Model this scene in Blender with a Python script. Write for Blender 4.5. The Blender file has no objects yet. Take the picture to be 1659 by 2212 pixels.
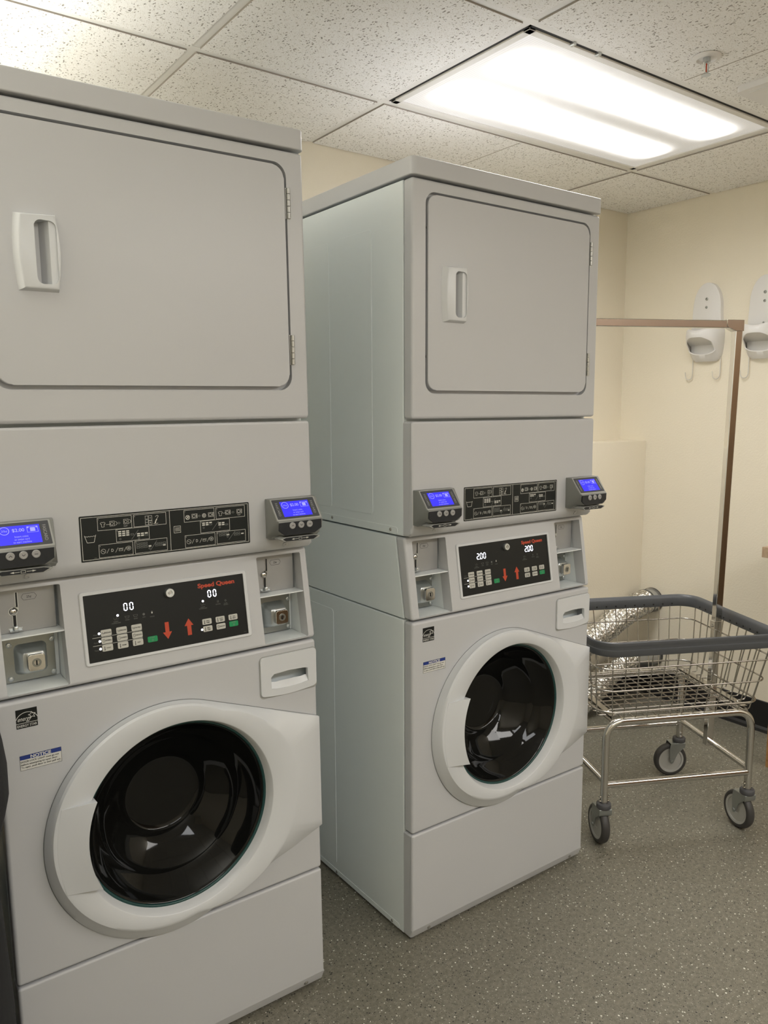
import bpy, bmesh, math, random
from mathutils import Vector, Matrix, Euler
random.seed(7)
PI = math.pi
scn = bpy.context.scene
COL = scn.collection

# ------------------------------------------------------------------ materials
def new_mat(name):
    m = bpy.data.materials.new(name); m.use_nodes = True
    return m, m.node_tree.nodes, m.node_tree.links, m.node_tree.nodes['Principled BSDF']

def pbr(name, col, rough=.5, metal=0., spec=None, emit=None, estr=0., bump=0., bscale=200., coat=0., var=0., vscale=8., trans=0., ior=None):
    m, N, L, b = new_mat(name)
    b.inputs['Base Color'].default_value = (*col, 1)
    b.inputs['Roughness'].default_value = rough
    b.inputs['Metallic'].default_value = metal
    if spec is not None: b.inputs['Specular IOR Level'].default_value = spec
    if coat: b.inputs['Coat Weight'].default_value = coat; b.inputs['Coat Roughness'].default_value = .03
    if trans: b.inputs['Transmission Weight'].default_value = trans
    if ior: b.inputs['IOR'].default_value = ior
    if emit: b.inputs['Emission Color'].default_value = (*emit, 1); b.inputs['Emission Strength'].default_value = estr
    tc = N.new('ShaderNodeTexCoord')
    if bump:
        t = N.new('ShaderNodeTexNoise'); t.inputs['Scale'].default_value = bscale; t.inputs['Detail'].default_value = 3
        L.new(tc.outputs['Object'], t.inputs['Vector'])
        bp = N.new('ShaderNodeBump'); bp.inputs['Strength'].default_value = bump; bp.inputs['Distance'].default_value = .002
        L.new(t.outputs['Fac'], bp.inputs['Height']); L.new(bp.outputs['Normal'], b.inputs['Normal'])
    if var:
        t = N.new('ShaderNodeTexNoise'); t.inputs['Scale'].default_value = vscale; t.inputs['Detail'].default_value = 4
        L.new(tc.outputs['Object'], t.inputs['Vector'])
        r = N.new('ShaderNodeMapRange'); r.inputs['To Min'].default_value = 1 - var; r.inputs['To Max'].default_value = 1 + var
        L.new(t.outputs['Fac'], r.inputs['Value'])
        mx = N.new('ShaderNodeVectorMath'); mx.operation = 'SCALE'; mx.inputs[0].default_value = col
        L.new(r.outputs['Result'], mx.inputs['Scale']); L.new(mx.outputs['Vector'], b.inputs['Base Color'])
    return m

M = {}
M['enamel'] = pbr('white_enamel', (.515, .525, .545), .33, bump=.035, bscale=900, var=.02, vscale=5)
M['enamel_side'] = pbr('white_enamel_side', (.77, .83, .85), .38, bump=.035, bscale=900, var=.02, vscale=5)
M['white_plastic'] = pbr('white_plastic', (.62, .64, .665), .25, bump=.015, bscale=1200)
M['liner'] = pbr('painted_sheet_metal', (.82, .86, .87), .28, bump=.1, bscale=160, var=.03, vscale=40)
M['grey_plate'] = pbr('grey_plate', (.36, .36, .355), .45, .3, var=.04, vscale=30)
M['steel_plate'] = pbr('steel_plate', (.30, .31, .29), .32, .8, var=.1, vscale=25)
M['zinc'] = pbr('zinc', (.58, .61, .62), .3, .9, var=.08, vscale=50)
M['chrome'] = pbr('chrome', (.60, .59, .57), .09, 1.)
M['wire_chrome'] = pbr('wire_chrome', (.44, .42, .385), .2, 1.)
M['screw'] = pbr('screw_metal', (.42, .42, .40), .35, .9)
M['black'] = pbr('black_overlay', (.0085, .010, .010), .42, spec=.28, bump=.02, bscale=1500)
M['plaque'] = pbr('black_plaque', (.011, .0135, .013), .45, spec=.28, bump=.02, bscale=1500)
M['dark'] = pbr('dark_gap', (.01, .01, .01), .7, var=.1)
M['print_white'] = pbr('print_white', (.62, .62, .58), .6, var=.02)
M['print_grey'] = pbr('print_grey', (.24, .25, .24), .6, var=.02)
M['print_dim'] = pbr('print_dim', (.13, .135, .125), .6, var=.02)
M['print_black'] = pbr('print_black', (.02, .02, .02), .6, var=.02)
M['print_red'] = pbr('print_red', (.50, .055, .018), .5, var=.02)
M['print_blue'] = pbr('print_blue', (.012, .035, .22), .5, var=.02)
M['button'] = pbr('button_grey', (.52, .52, .48), .45, var=.02)
M['button_green'] = pbr('button_green', (.0, .26, .085), .4, var=.02)
M['led'] = pbr('led_white', (.8, .8, .9), .5, emit=(.86, .88, 1.), estr=3.0)
M['led_off'] = pbr('led_segment_dim', (.02, .018, .06), .5, emit=(.1, .08, .4), estr=.12)
M['sticker'] = pbr('sticker_paper', (.66, .66, .63), .5, var=.02)
M['reader'] = pbr('reader_grey', (.21, .215, .205), .42, bump=.05, bscale=1400)
M['reader_light'] = pbr('reader_trim', (.33, .335, .32), .38, bump=.03, bscale=1400)
M['reader_dark'] = pbr('reader_dark', (.020, .022, .026), .4, spec=.3, bump=.02, bscale=1400)
M['reader_face'] = pbr('reader_face', (.055, .058, .065), .35, bump=.02, bscale=1400)
M['key_grey'] = pbr('key_grey', (.36, .36, .36), .4, .2, var=.02)
M['screen'] = pbr('lcd_blue', (.01, .01, .2), .3, emit=(.042, .033, .90), estr=1.0)
M['screen_ink'] = pbr('lcd_ink', (.1, .1, .5), .4, emit=(.36, .36, 1.), estr=.95)
M['door_glass'] = pbr('dark_door_glass', (.005, .0052, .0048), .045, spec=.28)
M['drum'] = pbr('drum_dark', (.02, .018, .015), .2, .6)
M['teal'] = pbr('teal_glass_edge', (.018, .06, .058), .15, spec=.4)
M['seam_shade'] = pbr('grey_seam_shade', (.16, .17, .17), .3)
M['rim_plastic'] = pbr('grey_rim_plastic', (.075, .080, .088), .42, bump=.03, bscale=500)
M['tyre'] = pbr('grey_tyre', (.045, .043, .042), .5, bump=.05, bscale=500)
M['hub'] = pbr('caster_hub', (.40, .40, .38), .45, var=.03)
M['caster_zinc'] = pbr('caster_fork', (.33, .35, .34), .35, .75, var=.06, vscale=40)
M['caster_cap'] = pbr('caster_cap', (.075, .075, .082), .5, bump=.03, bscale=500)
M['canvas'] = None
M['holder'] = pbr('holder_plastic', (.70, .69, .675), .4, bump=.02, bscale=900)
M['hook'] = pbr('coated_hook', (.60, .58, .53), .4, .2)
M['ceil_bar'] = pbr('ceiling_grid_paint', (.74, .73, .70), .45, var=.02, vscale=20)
M['tile_shade_score'] = pbr('tile_shade_and_score', (.36, .33, .29), .6, var=.05, vscale=20)  # shadow brown painted on the tile sides; the scored lines share it
M['base_black'] = pbr('black_vinyl_base', (.007, .007, .008), .5, bump=.05, bscale=300)
M['collar'] = pbr('duct_collar', (.5, .51, .52), .35, .9, var=.1, vscale=30)
M['clamp'] = pbr('duct_clamp', (.12, .12, .12), .4, .8)

def m_foil():
    m, N, L, b = new_mat('crinkled_foil')
    b.inputs['Base Color'].default_value = (.80, .79, .76, 1); b.inputs['Metallic'].default_value = 1; b.inputs['Roughness'].default_value = .22
    tc = N.new('ShaderNodeTexCoord'); v = N.new('ShaderNodeTexVoronoi'); v.inputs['Scale'].default_value = 70
    n = N.new('ShaderNodeTexNoise'); n.inputs['Scale'].default_value = 60; n.inputs['Detail'].default_value = 5
    L.new(tc.outputs['Object'], v.inputs['Vector']); L.new(tc.outputs['Object'], n.inputs['Vector'])
    a = N.new('ShaderNodeMath'); a.operation = 'ADD'; L.new(v.outputs['Distance'], a.inputs[0]); L.new(n.outputs['Fac'], a.inputs[1])
    bp = N.new('ShaderNodeBump'); bp.inputs['Strength'].default_value = .8; bp.inputs['Distance'].default_value = .008
    L.new(a.outputs[0], bp.inputs['Height']); L.new(bp.outputs['Normal'], b.inputs['Normal'])
    return m
M['foil'] = m_foil()

def m_wood(name, c1, c2, sc):
    m, N, L, b = new_mat(name)
    tc = N.new('ShaderNodeTexCoord'); mp = N.new('ShaderNodeMapping'); mp.inputs['Scale'].default_value = sc
    n = N.new('ShaderNodeTexNoise'); n.inputs['Scale'].default_value = 4; n.inputs['Detail'].default_value = 6; n.inputs['Distortion'].default_value = 1.2
    r = N.new('ShaderNodeValToRGB'); r.color_ramp.elements[0].color = (*c1, 1); r.color_ramp.elements[1].color = (*c2, 1)
    r.color_ramp.elements[0].position = .35; r.color_ramp.elements[1].position = .65
    L.new(tc.outputs['Object'], mp.inputs['Vector']); L.new(mp.outputs['Vector'], n.inputs['Vector']); L.new(n.outputs['Fac'], r.inputs['Fac'])
    L.new(r.outputs['Color'], b.inputs['Base Color']); b.inputs['Roughness'].default_value = .4
    return m
M['wood'] = m_wood('oak_wood', (.30, .15, .055), (.42, .23, .09), (1, 1, 12))
M['wood_top'] = m_wood('beech_wood', (.36, .25, .16), (.45, .33, .22), (1, 10, 10))
M['door_wood'] = m_wood('door_wood', (.125, .072, .036), (.185, .108, .055), (8, 8, .6))

def m_canvas():
    m, N, L, b = new_mat('black_canvas')
    b.inputs['Base Color'].default_value = (.014, .015, .018, 1); b.inputs['Roughness'].default_value = .8
    tc = N.new('ShaderNodeTexCoord'); w = N.new('ShaderNodeTexWave'); w.inputs['Scale'].default_value = 160; w.bands_direction = 'Z'
    w.inputs['Distortion'].default_value = .4
    L.new(tc.outputs['Object'], w.inputs['Vector'])
    bp = N.new('ShaderNodeBump'); bp.inputs['Strength'].default_value = .5; bp.inputs['Distance'].default_value = .002
    L.new(w.outputs['Fac'], bp.inputs['Height']); L.new(bp.outputs['Normal'], b.inputs['Normal'])
    return m
M['canvas'] = m_canvas()

def m_wall():
    m, N, L, b = new_mat('cream_wall_paint')
    tc = N.new('ShaderNodeTexCoord')
    n = N.new('ShaderNodeTexNoise'); n.inputs['Scale'].default_value = 1.6; n.inputs['Detail'].default_value = 4
    r = N.new('ShaderNodeValToRGB'); r.color_ramp.elements[0].color = (.74, .685, .565, 1); r.color_ramp.elements[1].color = (.78, .725, .60, 1)
    L.new(tc.outputs['Object'], n.inputs['Vector']); L.new(n.outputs['Fac'], r.inputs['Fac']); L.new(r.outputs['Color'], b.inputs['Base Color'])
    n2 = N.new('ShaderNodeTexNoise'); n2.inputs['Scale'].default_value = 130; n2.inputs['Detail'].default_value = 4
    L.new(tc.outputs['Object'], n2.inputs['Vector'])
    bp = N.new('ShaderNodeBump'); bp.inputs['Strength'].default_value = .35; bp.inputs['Distance'].default_value = .0025
    L.new(n2.outputs['Fac'], bp.inputs['Height']); L.new(bp.outputs['Normal'], b.inputs['Normal'])
    b.inputs['Roughness'].default_value = .55
    return m
M['wall'] = m_wall()

def m_floor():
    m, N, L, b = new_mat('speckled_vinyl')
    tc = N.new('ShaderNodeTexCoord')
    base = N.new('ShaderNodeTexNoise'); base.inputs['Scale'].default_value = 90; base.inputs['Detail'].default_value = 4
    rb = N.new('ShaderNodeValToRGB'); rb.color_ramp.elements[0].color = (.135, .126, .097, 1); rb.color_ramp.elements[1].color = (.215, .202, .160, 1)
    rb.color_ramp.elements[0].position = .3; rb.color_ramp.elements[1].position = .7
    L.new(tc.outputs['Object'], base.inputs['Vector']); L.new(base.outputs['Fac'], rb.inputs['Fac'])
    cur = rb.outputs['Color']
    for sc, thr, rad, col in ((170, .93, .24, (.62, .61, .54)), (180, .90, .27, (.020, .020, .017)), (120, .965, .19, (.72, .71, .64)), (300, .78, .28, (.07, .068, .055)), (280, .84, .24, (.32, .31, .26))):
        v = N.new('ShaderNodeTexVoronoi'); v.inputs['Scale'].default_value = sc; v.voronoi_dimensions = '2D'
        mp = N.new('ShaderNodeMapping'); mp.inputs['Location'].default_value = (sc * .37, sc * .11, 0); mp.inputs['Rotation'].default_value = (0, 0, sc)
        L.new(tc.outputs['Object'], mp.inputs['Vector'])
        L.new(mp.outputs['Vector'], v.inputs['Vector'])
        s = N.new('ShaderNodeSeparateColor'); L.new(v.outputs['Color'], s.inputs['Color'])
        g = N.new('ShaderNodeMath'); g.operation = 'GREATER_THAN'; g.inputs[1].default_value = thr; L.new(s.outputs['Red'], g.inputs[0])
        sz = N.new('ShaderNodeMath'); sz.operation = 'MULTIPLY'; sz.inputs[1].default_value = rad * 1.6; L.new(s.outputs['Green'], sz.inputs[0])
        d = N.new('ShaderNodeMath'); d.operation = 'LESS_THAN'; L.new(v.outputs['Distance'], d.inputs[0]); L.new(sz.outputs[0], d.inputs[1])
        f = N.new('ShaderNodeMath'); f.operation = 'MULTIPLY'; L.new(g.outputs[0], f.inputs[0]); L.new(d.outputs[0], f.inputs[1])
        mx = N.new('ShaderNodeMixRGB'); mx.inputs['Color2'].default_value = (*col, 1)
        L.new(f.outputs[0], mx.inputs['Fac']); L.new(cur, mx.inputs['Color1']); cur = mx.outputs['Color']
    L.new(cur, b.inputs['Base Color'])
    n2 = N.new('ShaderNodeTexNoise'); n2.inputs['Scale'].default_value = 300; L.new(tc.outputs['Object'], n2.inputs['Vector'])
    bp = N.new('ShaderNodeBump'); bp.inputs['Strength'].default_value = .35; bp.inputs['Distance'].default_value = .001
    L.new(n2.outputs['Fac'], bp.inputs['Height']); L.new(bp.outputs['Normal'], b.inputs['Normal'])
    b.inputs['Roughness'].default_value = .42
    return m
M['floor'] = m_floor()

def m_tile():
    m, N, L, b = new_mat('fissured_ceiling_tile')
    tc = N.new('ShaderNodeTexCoord')
    cur = None
    base = N.new('ShaderNodeTexNoise'); base.inputs['Scale'].default_value = 40; base.inputs['Detail'].default_value = 3
    rb = N.new('ShaderNodeValToRGB'); rb.color_ramp.elements[0].color = (.80, .795, .775, 1); rb.color_ramp.elements[1].color = (.86, .855, .835, 1)
    L.new(tc.outputs['Object'], base.inputs['Vector']); L.new(base.outputs['Fac'], rb.inputs['Fac']); cur = rb.outputs['Color']
    for sc, st, rot, thr, rad, col in ((150, (1, .5, 1), .3, .72, .20, .30), (170, (.45, 1, 1), 1.2, .74, .20, .34), (120, (1, .45, 1), 2.1, .82, .18, .24), (300, (1, .6, 1), .8, .5, .2, .62), (320, (.6, 1, 1), .1, .5, .2, .60)):
        mp = N.new('ShaderNodeMapping'); mp.inputs['Scale'].default_value = st; mp.inputs['Rotation'].default_value = (0, 0, rot)
        wob = N.new('ShaderNodeTexNoise'); wob.inputs['Scale'].default_value = 30; L.new(tc.outputs['Object'], wob.inputs['Vector'])
        ad = N.new('ShaderNodeVectorMath'); ad.operation = 'MULTIPLY_ADD'; ad.inputs[1].default_value = (.02, .02, .02)
        L.new(wob.outputs['Color'], ad.inputs[0]); L.new(tc.outputs['Object'], ad.inputs[2])
        L.new(ad.outputs['Vector'], mp.inputs['Vector'])
        v = N.new('ShaderNodeTexVoronoi'); v.inputs['Scale'].default_value = sc; v.voronoi_dimensions = '2D'; L.new(mp.outputs['Vector'], v.inputs['Vector'])
        s = N.new('ShaderNodeSeparateColor'); L.new(v.outputs['Color'], s.inputs['Color'])
        g = N.new('ShaderNodeMath'); g.operation = 'GREATER_THAN'; g.inputs[1].default_value = thr; L.new(s.outputs['Red'], g.inputs[0])
        sz = N.new('ShaderNodeMath'); sz.operation = 'MULTIPLY'; sz.inputs[1].default_value = rad * 1.5; L.new(s.outputs['Green'], sz.inputs[0])
        d = N.new('ShaderNodeMath'); d.operation = 'LESS_THAN'; L.new(v.outputs['Distance'], d.inputs[0]); L.new(sz.outputs[0], d.inputs[1])
        f = N.new('ShaderNodeMath'); f.operation = 'MULTIPLY'; L.new(g.outputs[0], f.inputs[0]); L.new(d.outputs[0], f.inputs[1])
        mx = N.new('ShaderNodeMixRGB'); mx.inputs['Color2'].default_value = (col, col * .95, col * .86, 1)
        L.new(f.outputs[0], mx.inputs['Fac']); L.new(cur, mx.inputs['Color1']); cur = mx.outputs['Color']
    L.new(cur, b.inputs['Base Color']); b.inputs['Roughness'].default_value = .85
    return m
M['tile'] = m_tile()

def m_lens():
    # prismatic lens over two fluorescent tubes (bands run along local x)
    m, N, L, b = new_mat('prismatic_lens')
    tc = N.new('ShaderNodeTexCoord'); sp = N.new('ShaderNodeSeparateXYZ'); L.new(tc.outputs['Object'], sp.inputs['Vector'])
    def math_(op, a, bb=None, c=None):
        n = N.new('ShaderNodeMath'); n.operation = op
        for i, x in enumerate((a, bb, c)):
            if x is None: continue
            if isinstance(x, (int, float)): n.inputs[i].default_value = x
            else: L.new(x, n.inputs[i])
        return n.outputs[0]
    tot = None
    ax = math_('ABSOLUTE', sp.outputs['X'])
    fade = N.new('ShaderNodeMapRange'); fade.interpolation_type = 'SMOOTHSTEP'
    fade.inputs['From Min'].default_value = .545; fade.inputs['From Max'].default_value = .44
    L.new(ax, fade.inputs['Value'])
    for y0 in (-.125, .125):
        d = math_('SUBTRACT', sp.outputs['Y'], y0); d2 = math_('MULTIPLY', d, d)
        g = math_('POWER', 2.718, math_('MULTIPLY', d2, -1 / (2 * .034 ** 2)))
        tot = g if tot is None else math_('ADD', tot, g)
    tot = math_('MULTIPLY', tot, fade.outputs['Result'])
    w1 = math_('SINE', math_('MULTIPLY', math_('ADD', sp.outputs['X'], math_('MULTIPLY', sp.outputs['Y'], .0)), 2 * PI / .0085))
    rip = math_('MULTIPLY_ADD', w1, .16, .84)
    base = math_('MULTIPLY', rip, .80)
    e = math_('MULTIPLY_ADD', tot, LENS_PEAK, base)
    b.inputs['Base Color'].default_value = (.6, .6, .6, 1); b.inputs['Roughness'].default_value = .4
    b.inputs['Emission Color'].default_value = (1, .975, .945, 1)
    # a prismatic lens throws most of its light downwards
    geo = N.new('ShaderNodeNewGeometry'); dot = N.new('ShaderNodeVectorMath'); dot.operation = 'DOT_PRODUCT'
    L.new(geo.outputs['Incoming'], dot.inputs[0]); L.new(geo.outputs['Normal'], dot.inputs[1])
    beam = math_('POWER', math_('MAXIMUM', dot.outputs['Value'], .0), 1.3)
    e = math_('MULTIPLY', e, math_('MULTIPLY_ADD', beam, 1.45, .08))
    L.new(e, b.inputs['Emission Strength'])
    return m
LENS_PEAK = 31.0
M['lens'] = m_lens()

# ------------------------------------------------------------------ mesh helpers
def link(name, bm, mat, parent=None, smooth=True, ang=28, wn=False, loc=None):
    me = bpy.data.meshes.new(name)
    bmesh.ops.recalc_face_normals(bm, faces=bm.faces[:])
    bm.to_mesh(me); bm.free()
    return link_me(name, me, mat, parent, smooth, ang, wn)

def link_me(name, me, mat, parent=None, smooth=True, ang=28, wn=False):
    for mm in (mat if isinstance(mat, (list, tuple)) else [mat]): me.materials.append(mm)
    if smooth and len(me.polygons):
        me.polygons.foreach_set('use_smooth', [True] * len(me.polygons))
        me.set_sharp_from_angle(angle=math.radians(ang))
    o = bpy.data.objects.new(name, me); COL.objects.link(o)
    if parent is not None: o.parent = parent
    if wn:
        md = o.modifiers.new('wn', 'WEIGHTED_NORMAL'); md.keep_sharp = True
    return o

def empty(name, loc=(0, 0, 0), rot=(0, 0, 0)):
    o = bpy.data.objects.new(name, None); COL.objects.link(o); o.location = loc; o.rotation_euler = rot; o.empty_display_size = .1
    return o

def tag(o, label, cat, group=None, kind=None):
    o['label'] = label; o['category'] = cat
    if group: o['group'] = group
    if kind: o['kind'] = kind
    return o

def struct(name, bm, mat, smooth=False, parent=None):
    o = link(name, bm, mat, parent, smooth)
    if parent is None: o['kind'] = 'structure'
    return o

def add_box(bm, x0, x1, y0, y1, z0, z1, r=0., seg=3, mat=0):
    vs = [bm.verts.new((x, y, z)) for x in (x0, x1) for y in (y0, y1) for z in (z0, z1)]
    idx = ((0, 1, 3, 2), (4, 6, 7, 5), (0, 4, 5, 1), (2, 3, 7, 6), (0, 2, 6, 4), (1, 5, 7, 3))
    fs = [bm.faces.new([vs[i] for i in f]) for f in idx]
    for f in fs: f.material_index = mat
    if r > 0:
        es = list({e for f in fs for e in f.edges})
        bmesh.ops.bevel(bm, geom=es, offset=r, segments=seg, profile=.5, affect='EDGES')
    return fs

def box(*a, **k):
    bm = bmesh.new(); add_box(bm, *a, **k); return bm

def add_prism(bm, pts, fa, fb, r=0., seg=3, mat=0):
    """closed prism: fa/fb map a 2D point to its two 3D ends"""
    A = [bm.verts.new(fa(*p)) for p in pts]; B = [bm.verts.new(fb(*p)) for p in pts]
    n = len(pts); fs = [bm.faces.new(A), bm.faces.new(B[::-1])]
    for i in range(n): fs.append(bm.faces.new([A[i], B[i], B[(i + 1) % n], A[(i + 1) % n]]))
    for f in fs: f.material_index = mat
    if r > 0:
        es = list({e for f in fs for e in f.edges})
        bmesh.ops.bevel(bm, geom=es, offset=r, segments=seg, profile=.5, affect='EDGES', clamp_overlap=True)
    return fs

def rrect(x0, x1, z0, z1, r, n=6):
    out = []
    for cx, cz, a0 in ((x1 - r, z1 - r, 0), (x0 + r, z1 - r, 90), (x0 + r, z0 + r, 180), (x1 - r, z0 + r, 270)):
        for i in range(n + 1):
            a = math.radians(a0 + 90 * i / n); out.append((cx + r * math.cos(a), cz + r * math.sin(a)))
    return out

def add_cyl(bm, c, axis, r, h, n=24, r2=None, mat=0, cap=True):
    """cylinder / cone from point c along axis"""
    axis = Vector(axis).normalized(); q = axis.to_track_quat('Z', 'Y'); c = Vector(c); r2 = r if r2 is None else r2
    A = [bm.verts.new(c + q @ Vector((r * math.cos(2 * PI * i / n), r * math.sin(2 * PI * i / n), 0))) for i in range(n)]
    B = [bm.verts.new(c + q @ Vector((r2 * math.cos(2 * PI * i / n), r2 * math.sin(2 * PI * i / n), h))) for i in range(n)]
    fs = [bm.faces.new([A[i], A[(i + 1) % n], B[(i + 1) % n], B[i]]) for i in range(n)]
    if cap: fs += [bm.faces.new(A[::-1]), bm.faces.new(B)]
    for f in fs: f.material_index = mat
    return fs

def add_lathe(bm, prof, origin=(0, 0, 0), axis=(0, 0, 1), n=48, mat=0, closed=False):
    """prof: list of (radius, height) revolved about axis"""
    q = Vector(axis).normalized().to_track_quat('Z', 'Y'); o = Vector(origin); rings = []
    for r, h in prof:
        if r < 1e-6: rings.append([bm.verts.new(o + q @ Vector((0, 0, h)))])
        else: rings.append([bm.verts.new(o + q @ Vector((r * math.cos(2 * PI * i / n), r * math.sin(2 * PI * i / n), h))) for i in range(n)])
    pr = list(zip(rings, rings[1:] + ([rings[0]] if closed else [])))[:None if closed else len(rings) - 1]
    for a, b in pr:
        for i in range(n):
            j = (i + 1) % n
            if len(a) == 1 and len(b) == 1: continue
            if len(a) == 1: f = bm.faces.new([a[0], b[j], b[i]])
            elif len(b) == 1: f = bm.faces.new([a[i], a[j], b[0]])
            else: f = bm.faces.new([a[i], a[j], b[j], b[i]])
            f.material_index = mat

def add_tube(bm, pts, r, n=8, closed=False, mat=0, radii=None):
    pts = [Vector(p) for p in pts]; m = len(pts); rings = []
    t0 = (pts[1] - pts[0]).normalized(); up = Vector((0, 0, 1)) if abs(t0.z) < .9 else Vector((1, 0, 0))
    u = t0.cross(up).normalized()
    for i in range(m):
        if closed: t = (pts[(i + 1) % m] - pts[i - 1]).normalized()
        else: t = (pts[min(i + 1, m - 1)] - pts[max(i - 1, 0)]).normalized()
        u = (u - t * u.dot(t)).normalized(); v = t.cross(u)
        rr = radii[i] if radii else r
        rings.append([bm.verts.new(pts[i] + (u * math.cos(2 * PI * k / n) + v * math.sin(2 * PI * k / n)) * rr) for k in range(n)])
    for i in range(m if closed else m - 1):
        a, b = rings[i], rings[(i + 1) % m]
        for k in range(n):
            f = bm.faces.new([a[k], a[(k + 1) % n], b[(k + 1) % n], b[k]]); f.material_index = mat
    if not closed:
        bm.faces.new(rings[0][::-1]).material_index = mat; bm.faces.new(rings[-1]).material_index = mat

def fillet(pts, r, n=6, closed=False):
    """round the corners of a 3D polyline"""
    pts = [Vector(p) for p in pts]; out = []; m = len(pts)
    for i, p in enumerate(pts):
        if not closed and i in (0, m - 1): out.append(p); continue
        a = pts[i - 1]; b = pts[(i + 1) % m]; d1 = (a - p); d2 = (b - p)
        rr = min(r, d1.length * .49, d2.length * .49)
        s = p + d1.normalized() * rr; e = p + d2.normalized() * rr
        for k in range(n + 1):
            t = k / n; out.append(s * (1 - t) ** 2 + p * 2 * t * (1 - t) + e * t * t)
    return out

def eval_mesh(o):
    dg = bpy.context.evaluated_depsgraph_get(); dg.update()
    return bpy.data.meshes.new_from_object(o.evaluated_get(dg), depsgraph=dg)

def boolean(bmA, bms, op='DIFFERENCE'):
    def tmp(bm):
        bmesh.ops.recalc_face_normals(bm, faces=bm.faces[:])
        me = bpy.data.meshes.new('tmp'); bm.to_mesh(me); bm.free(); o = bpy.data.objects.new('tmp', me); COL.objects.link(o); return o
    a = tmp(bmA); cs = [tmp(b) for b in bms]
    for c in cs:
        md = a.modifiers.new('b', 'BOOLEAN'); md.object = c; md.operation = op; md.solver = 'EXACT'
    me = eval_mesh(a)
    for o in [a] + cs:
        d = o.data; bpy.data.objects.remove(o); bpy.data.meshes.remove(d)
    return me

_txt = {}
def text_tris(s, bold=0.):
    key = (s, bold)
    if key in _txt: return _txt[key]
    cu = bpy.data.curves.new('t', 'FONT'); cu.body = s; cu.size = 1; cu.offset = bold; cu.resolution_u = 4
    o = bpy.data.objects.new('t', cu); COL.objects.link(o)
    me = eval_mesh(o)
    vs = [(v.co.x, v.co.y) for v in me.vertices]; fs = [tuple(p.vertices) for p in me.polygons]
    bpy.data.objects.remove(o); bpy.data.curves.remove(cu); bpy.data.meshes.remove(me)
    _txt[key] = (vs, fs); return vs, fs

class Sheet:
    """flat printing on a plane: P maps (x, s, d) -> point, d = height above the plane"""
    def __init__(self, P, d=.0005): self.P = P; self.d = d; self.bm = bmesh.new()
    def poly(self, pts):
        f = self.bm.faces.new([self.bm.verts.new(self.P(x, s, self.d)) for x, s in pts]); return f
    def rect(self, x0, x1, s0, s1): self.poly([(x0, s0), (x1, s0), (x1, s1), (x0, s1)])
    def line(self, x0, s0, x1, s1, w=.0008):
        dx, ds = x1 - x0, s1 - s0; l = math.hypot(dx, ds) or 1; nx, ns = -ds / l * w / 2, dx / l * w / 2
        self.poly([(x0 + nx, s0 + ns), (x0 - nx, s0 - ns), (x1 - nx, s1 - ns), (x1 + nx, s1 + ns)])
    def path(self, pts, w=.0008, closed=False):
        for a, b in zip(pts, pts[1:] + (pts[:1] if closed else [])): 
            if a != b: self.line(*a, *b, w)
    def frame(self, x0, x1, s0, s1, w=.0009):
        self.line(x0 - w / 2, s0, x1 + w / 2, s0, w); self.line(x0 - w / 2, s1, x1 + w / 2, s1, w); self.line(x0, s0, x0, s1, w); self.line(x1, s0, x1, s1, w)
    def circ(self, x, s, r, n=18): self.poly([(x + r * math.cos(2 * PI * i / n), s + r * math.sin(2 * PI * i / n)) for i in range(n)])
    def ring(self, x, s, r, w=.0006, n=20, a0=0, a1=360):
        p = [(x + r * math.cos(math.radians(a0 + (a1 - a0) * i / n)), s + r * math.sin(math.radians(a0 + (a1 - a0) * i / n))) for i in range(n + 1)]
        self.path(p, w)
    def text(self, s_, x, s, h, width=None, bold=0., rot=0., center=True, shear=0.):
        vs, fs = text_tris(s_, bold)
        xs = [v[0] for v in vs]; ys = [v[1] for v in vs]
        if not xs: return
        w0 = max(xs) - min(xs); h0 = .72; k = h / h0; kx = (width / w0) if width else k
        cx = (max(xs) + min(xs)) / 2 if center else min(xs); cy = .36
        ca, sa = math.cos(math.radians(rot)), math.sin(math.radians(rot)); V = []
        for a, b in vs:
            u = (a - cx) * kx + shear * (b - cy) * k; v = (b - cy) * k
            V.append(self.bm.verts.new(self.P(x + u * ca - v * sa, s + u * sa + v * ca, self.d)))
        for f in fs: self.bm.faces.new([V[i] for i in f])
    def merge(self, o, mat):
        # print into the mesh of the part it lies on
        b = bmesh.new(); b.from_mesh(o.data); k = len(o.data.materials); o.data.materials.append(mat)
        mp = {v: b.verts.new(v.co) for v in self.bm.verts}
        for f in self.bm.faces: b.faces.new([mp[v] for v in f.verts]).material_index = k
        self.bm.free(); b.to_mesh(o.data); b.free()
    def done(self, name, mat, parent):
        return link(name, self.bm, mat, parent, smooth=False)

def front_plane(y0=0., z0=0.):
    return lambda x, s, d: (x, y0 - d, z0 + s)
def tilt_plane(y0, z0, ang, x0=0.):
    ca, sa = math.cos(ang), math.sin(ang)
    return lambda x, s, d: (x + x0, y0 + s * sa - d * ca, z0 + s * ca + d * sa)

def plate(P, pts, d0, d1, r=0., seg=2):
    """a slab standing on plane P from height d0 to d1"""
    bm = bmesh.new(); add_prism(bm, pts, lambda x, s: P(x, s, d0), lambda x, s: P(x, s, d1), r, seg); return bm

def add_plate(bm, P, pts, d0, d1, r=0., seg=2):
    add_prism(bm, pts, lambda x, s: P(x, s, d0), lambda x, s: P(x, s, d1), r, seg)

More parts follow.
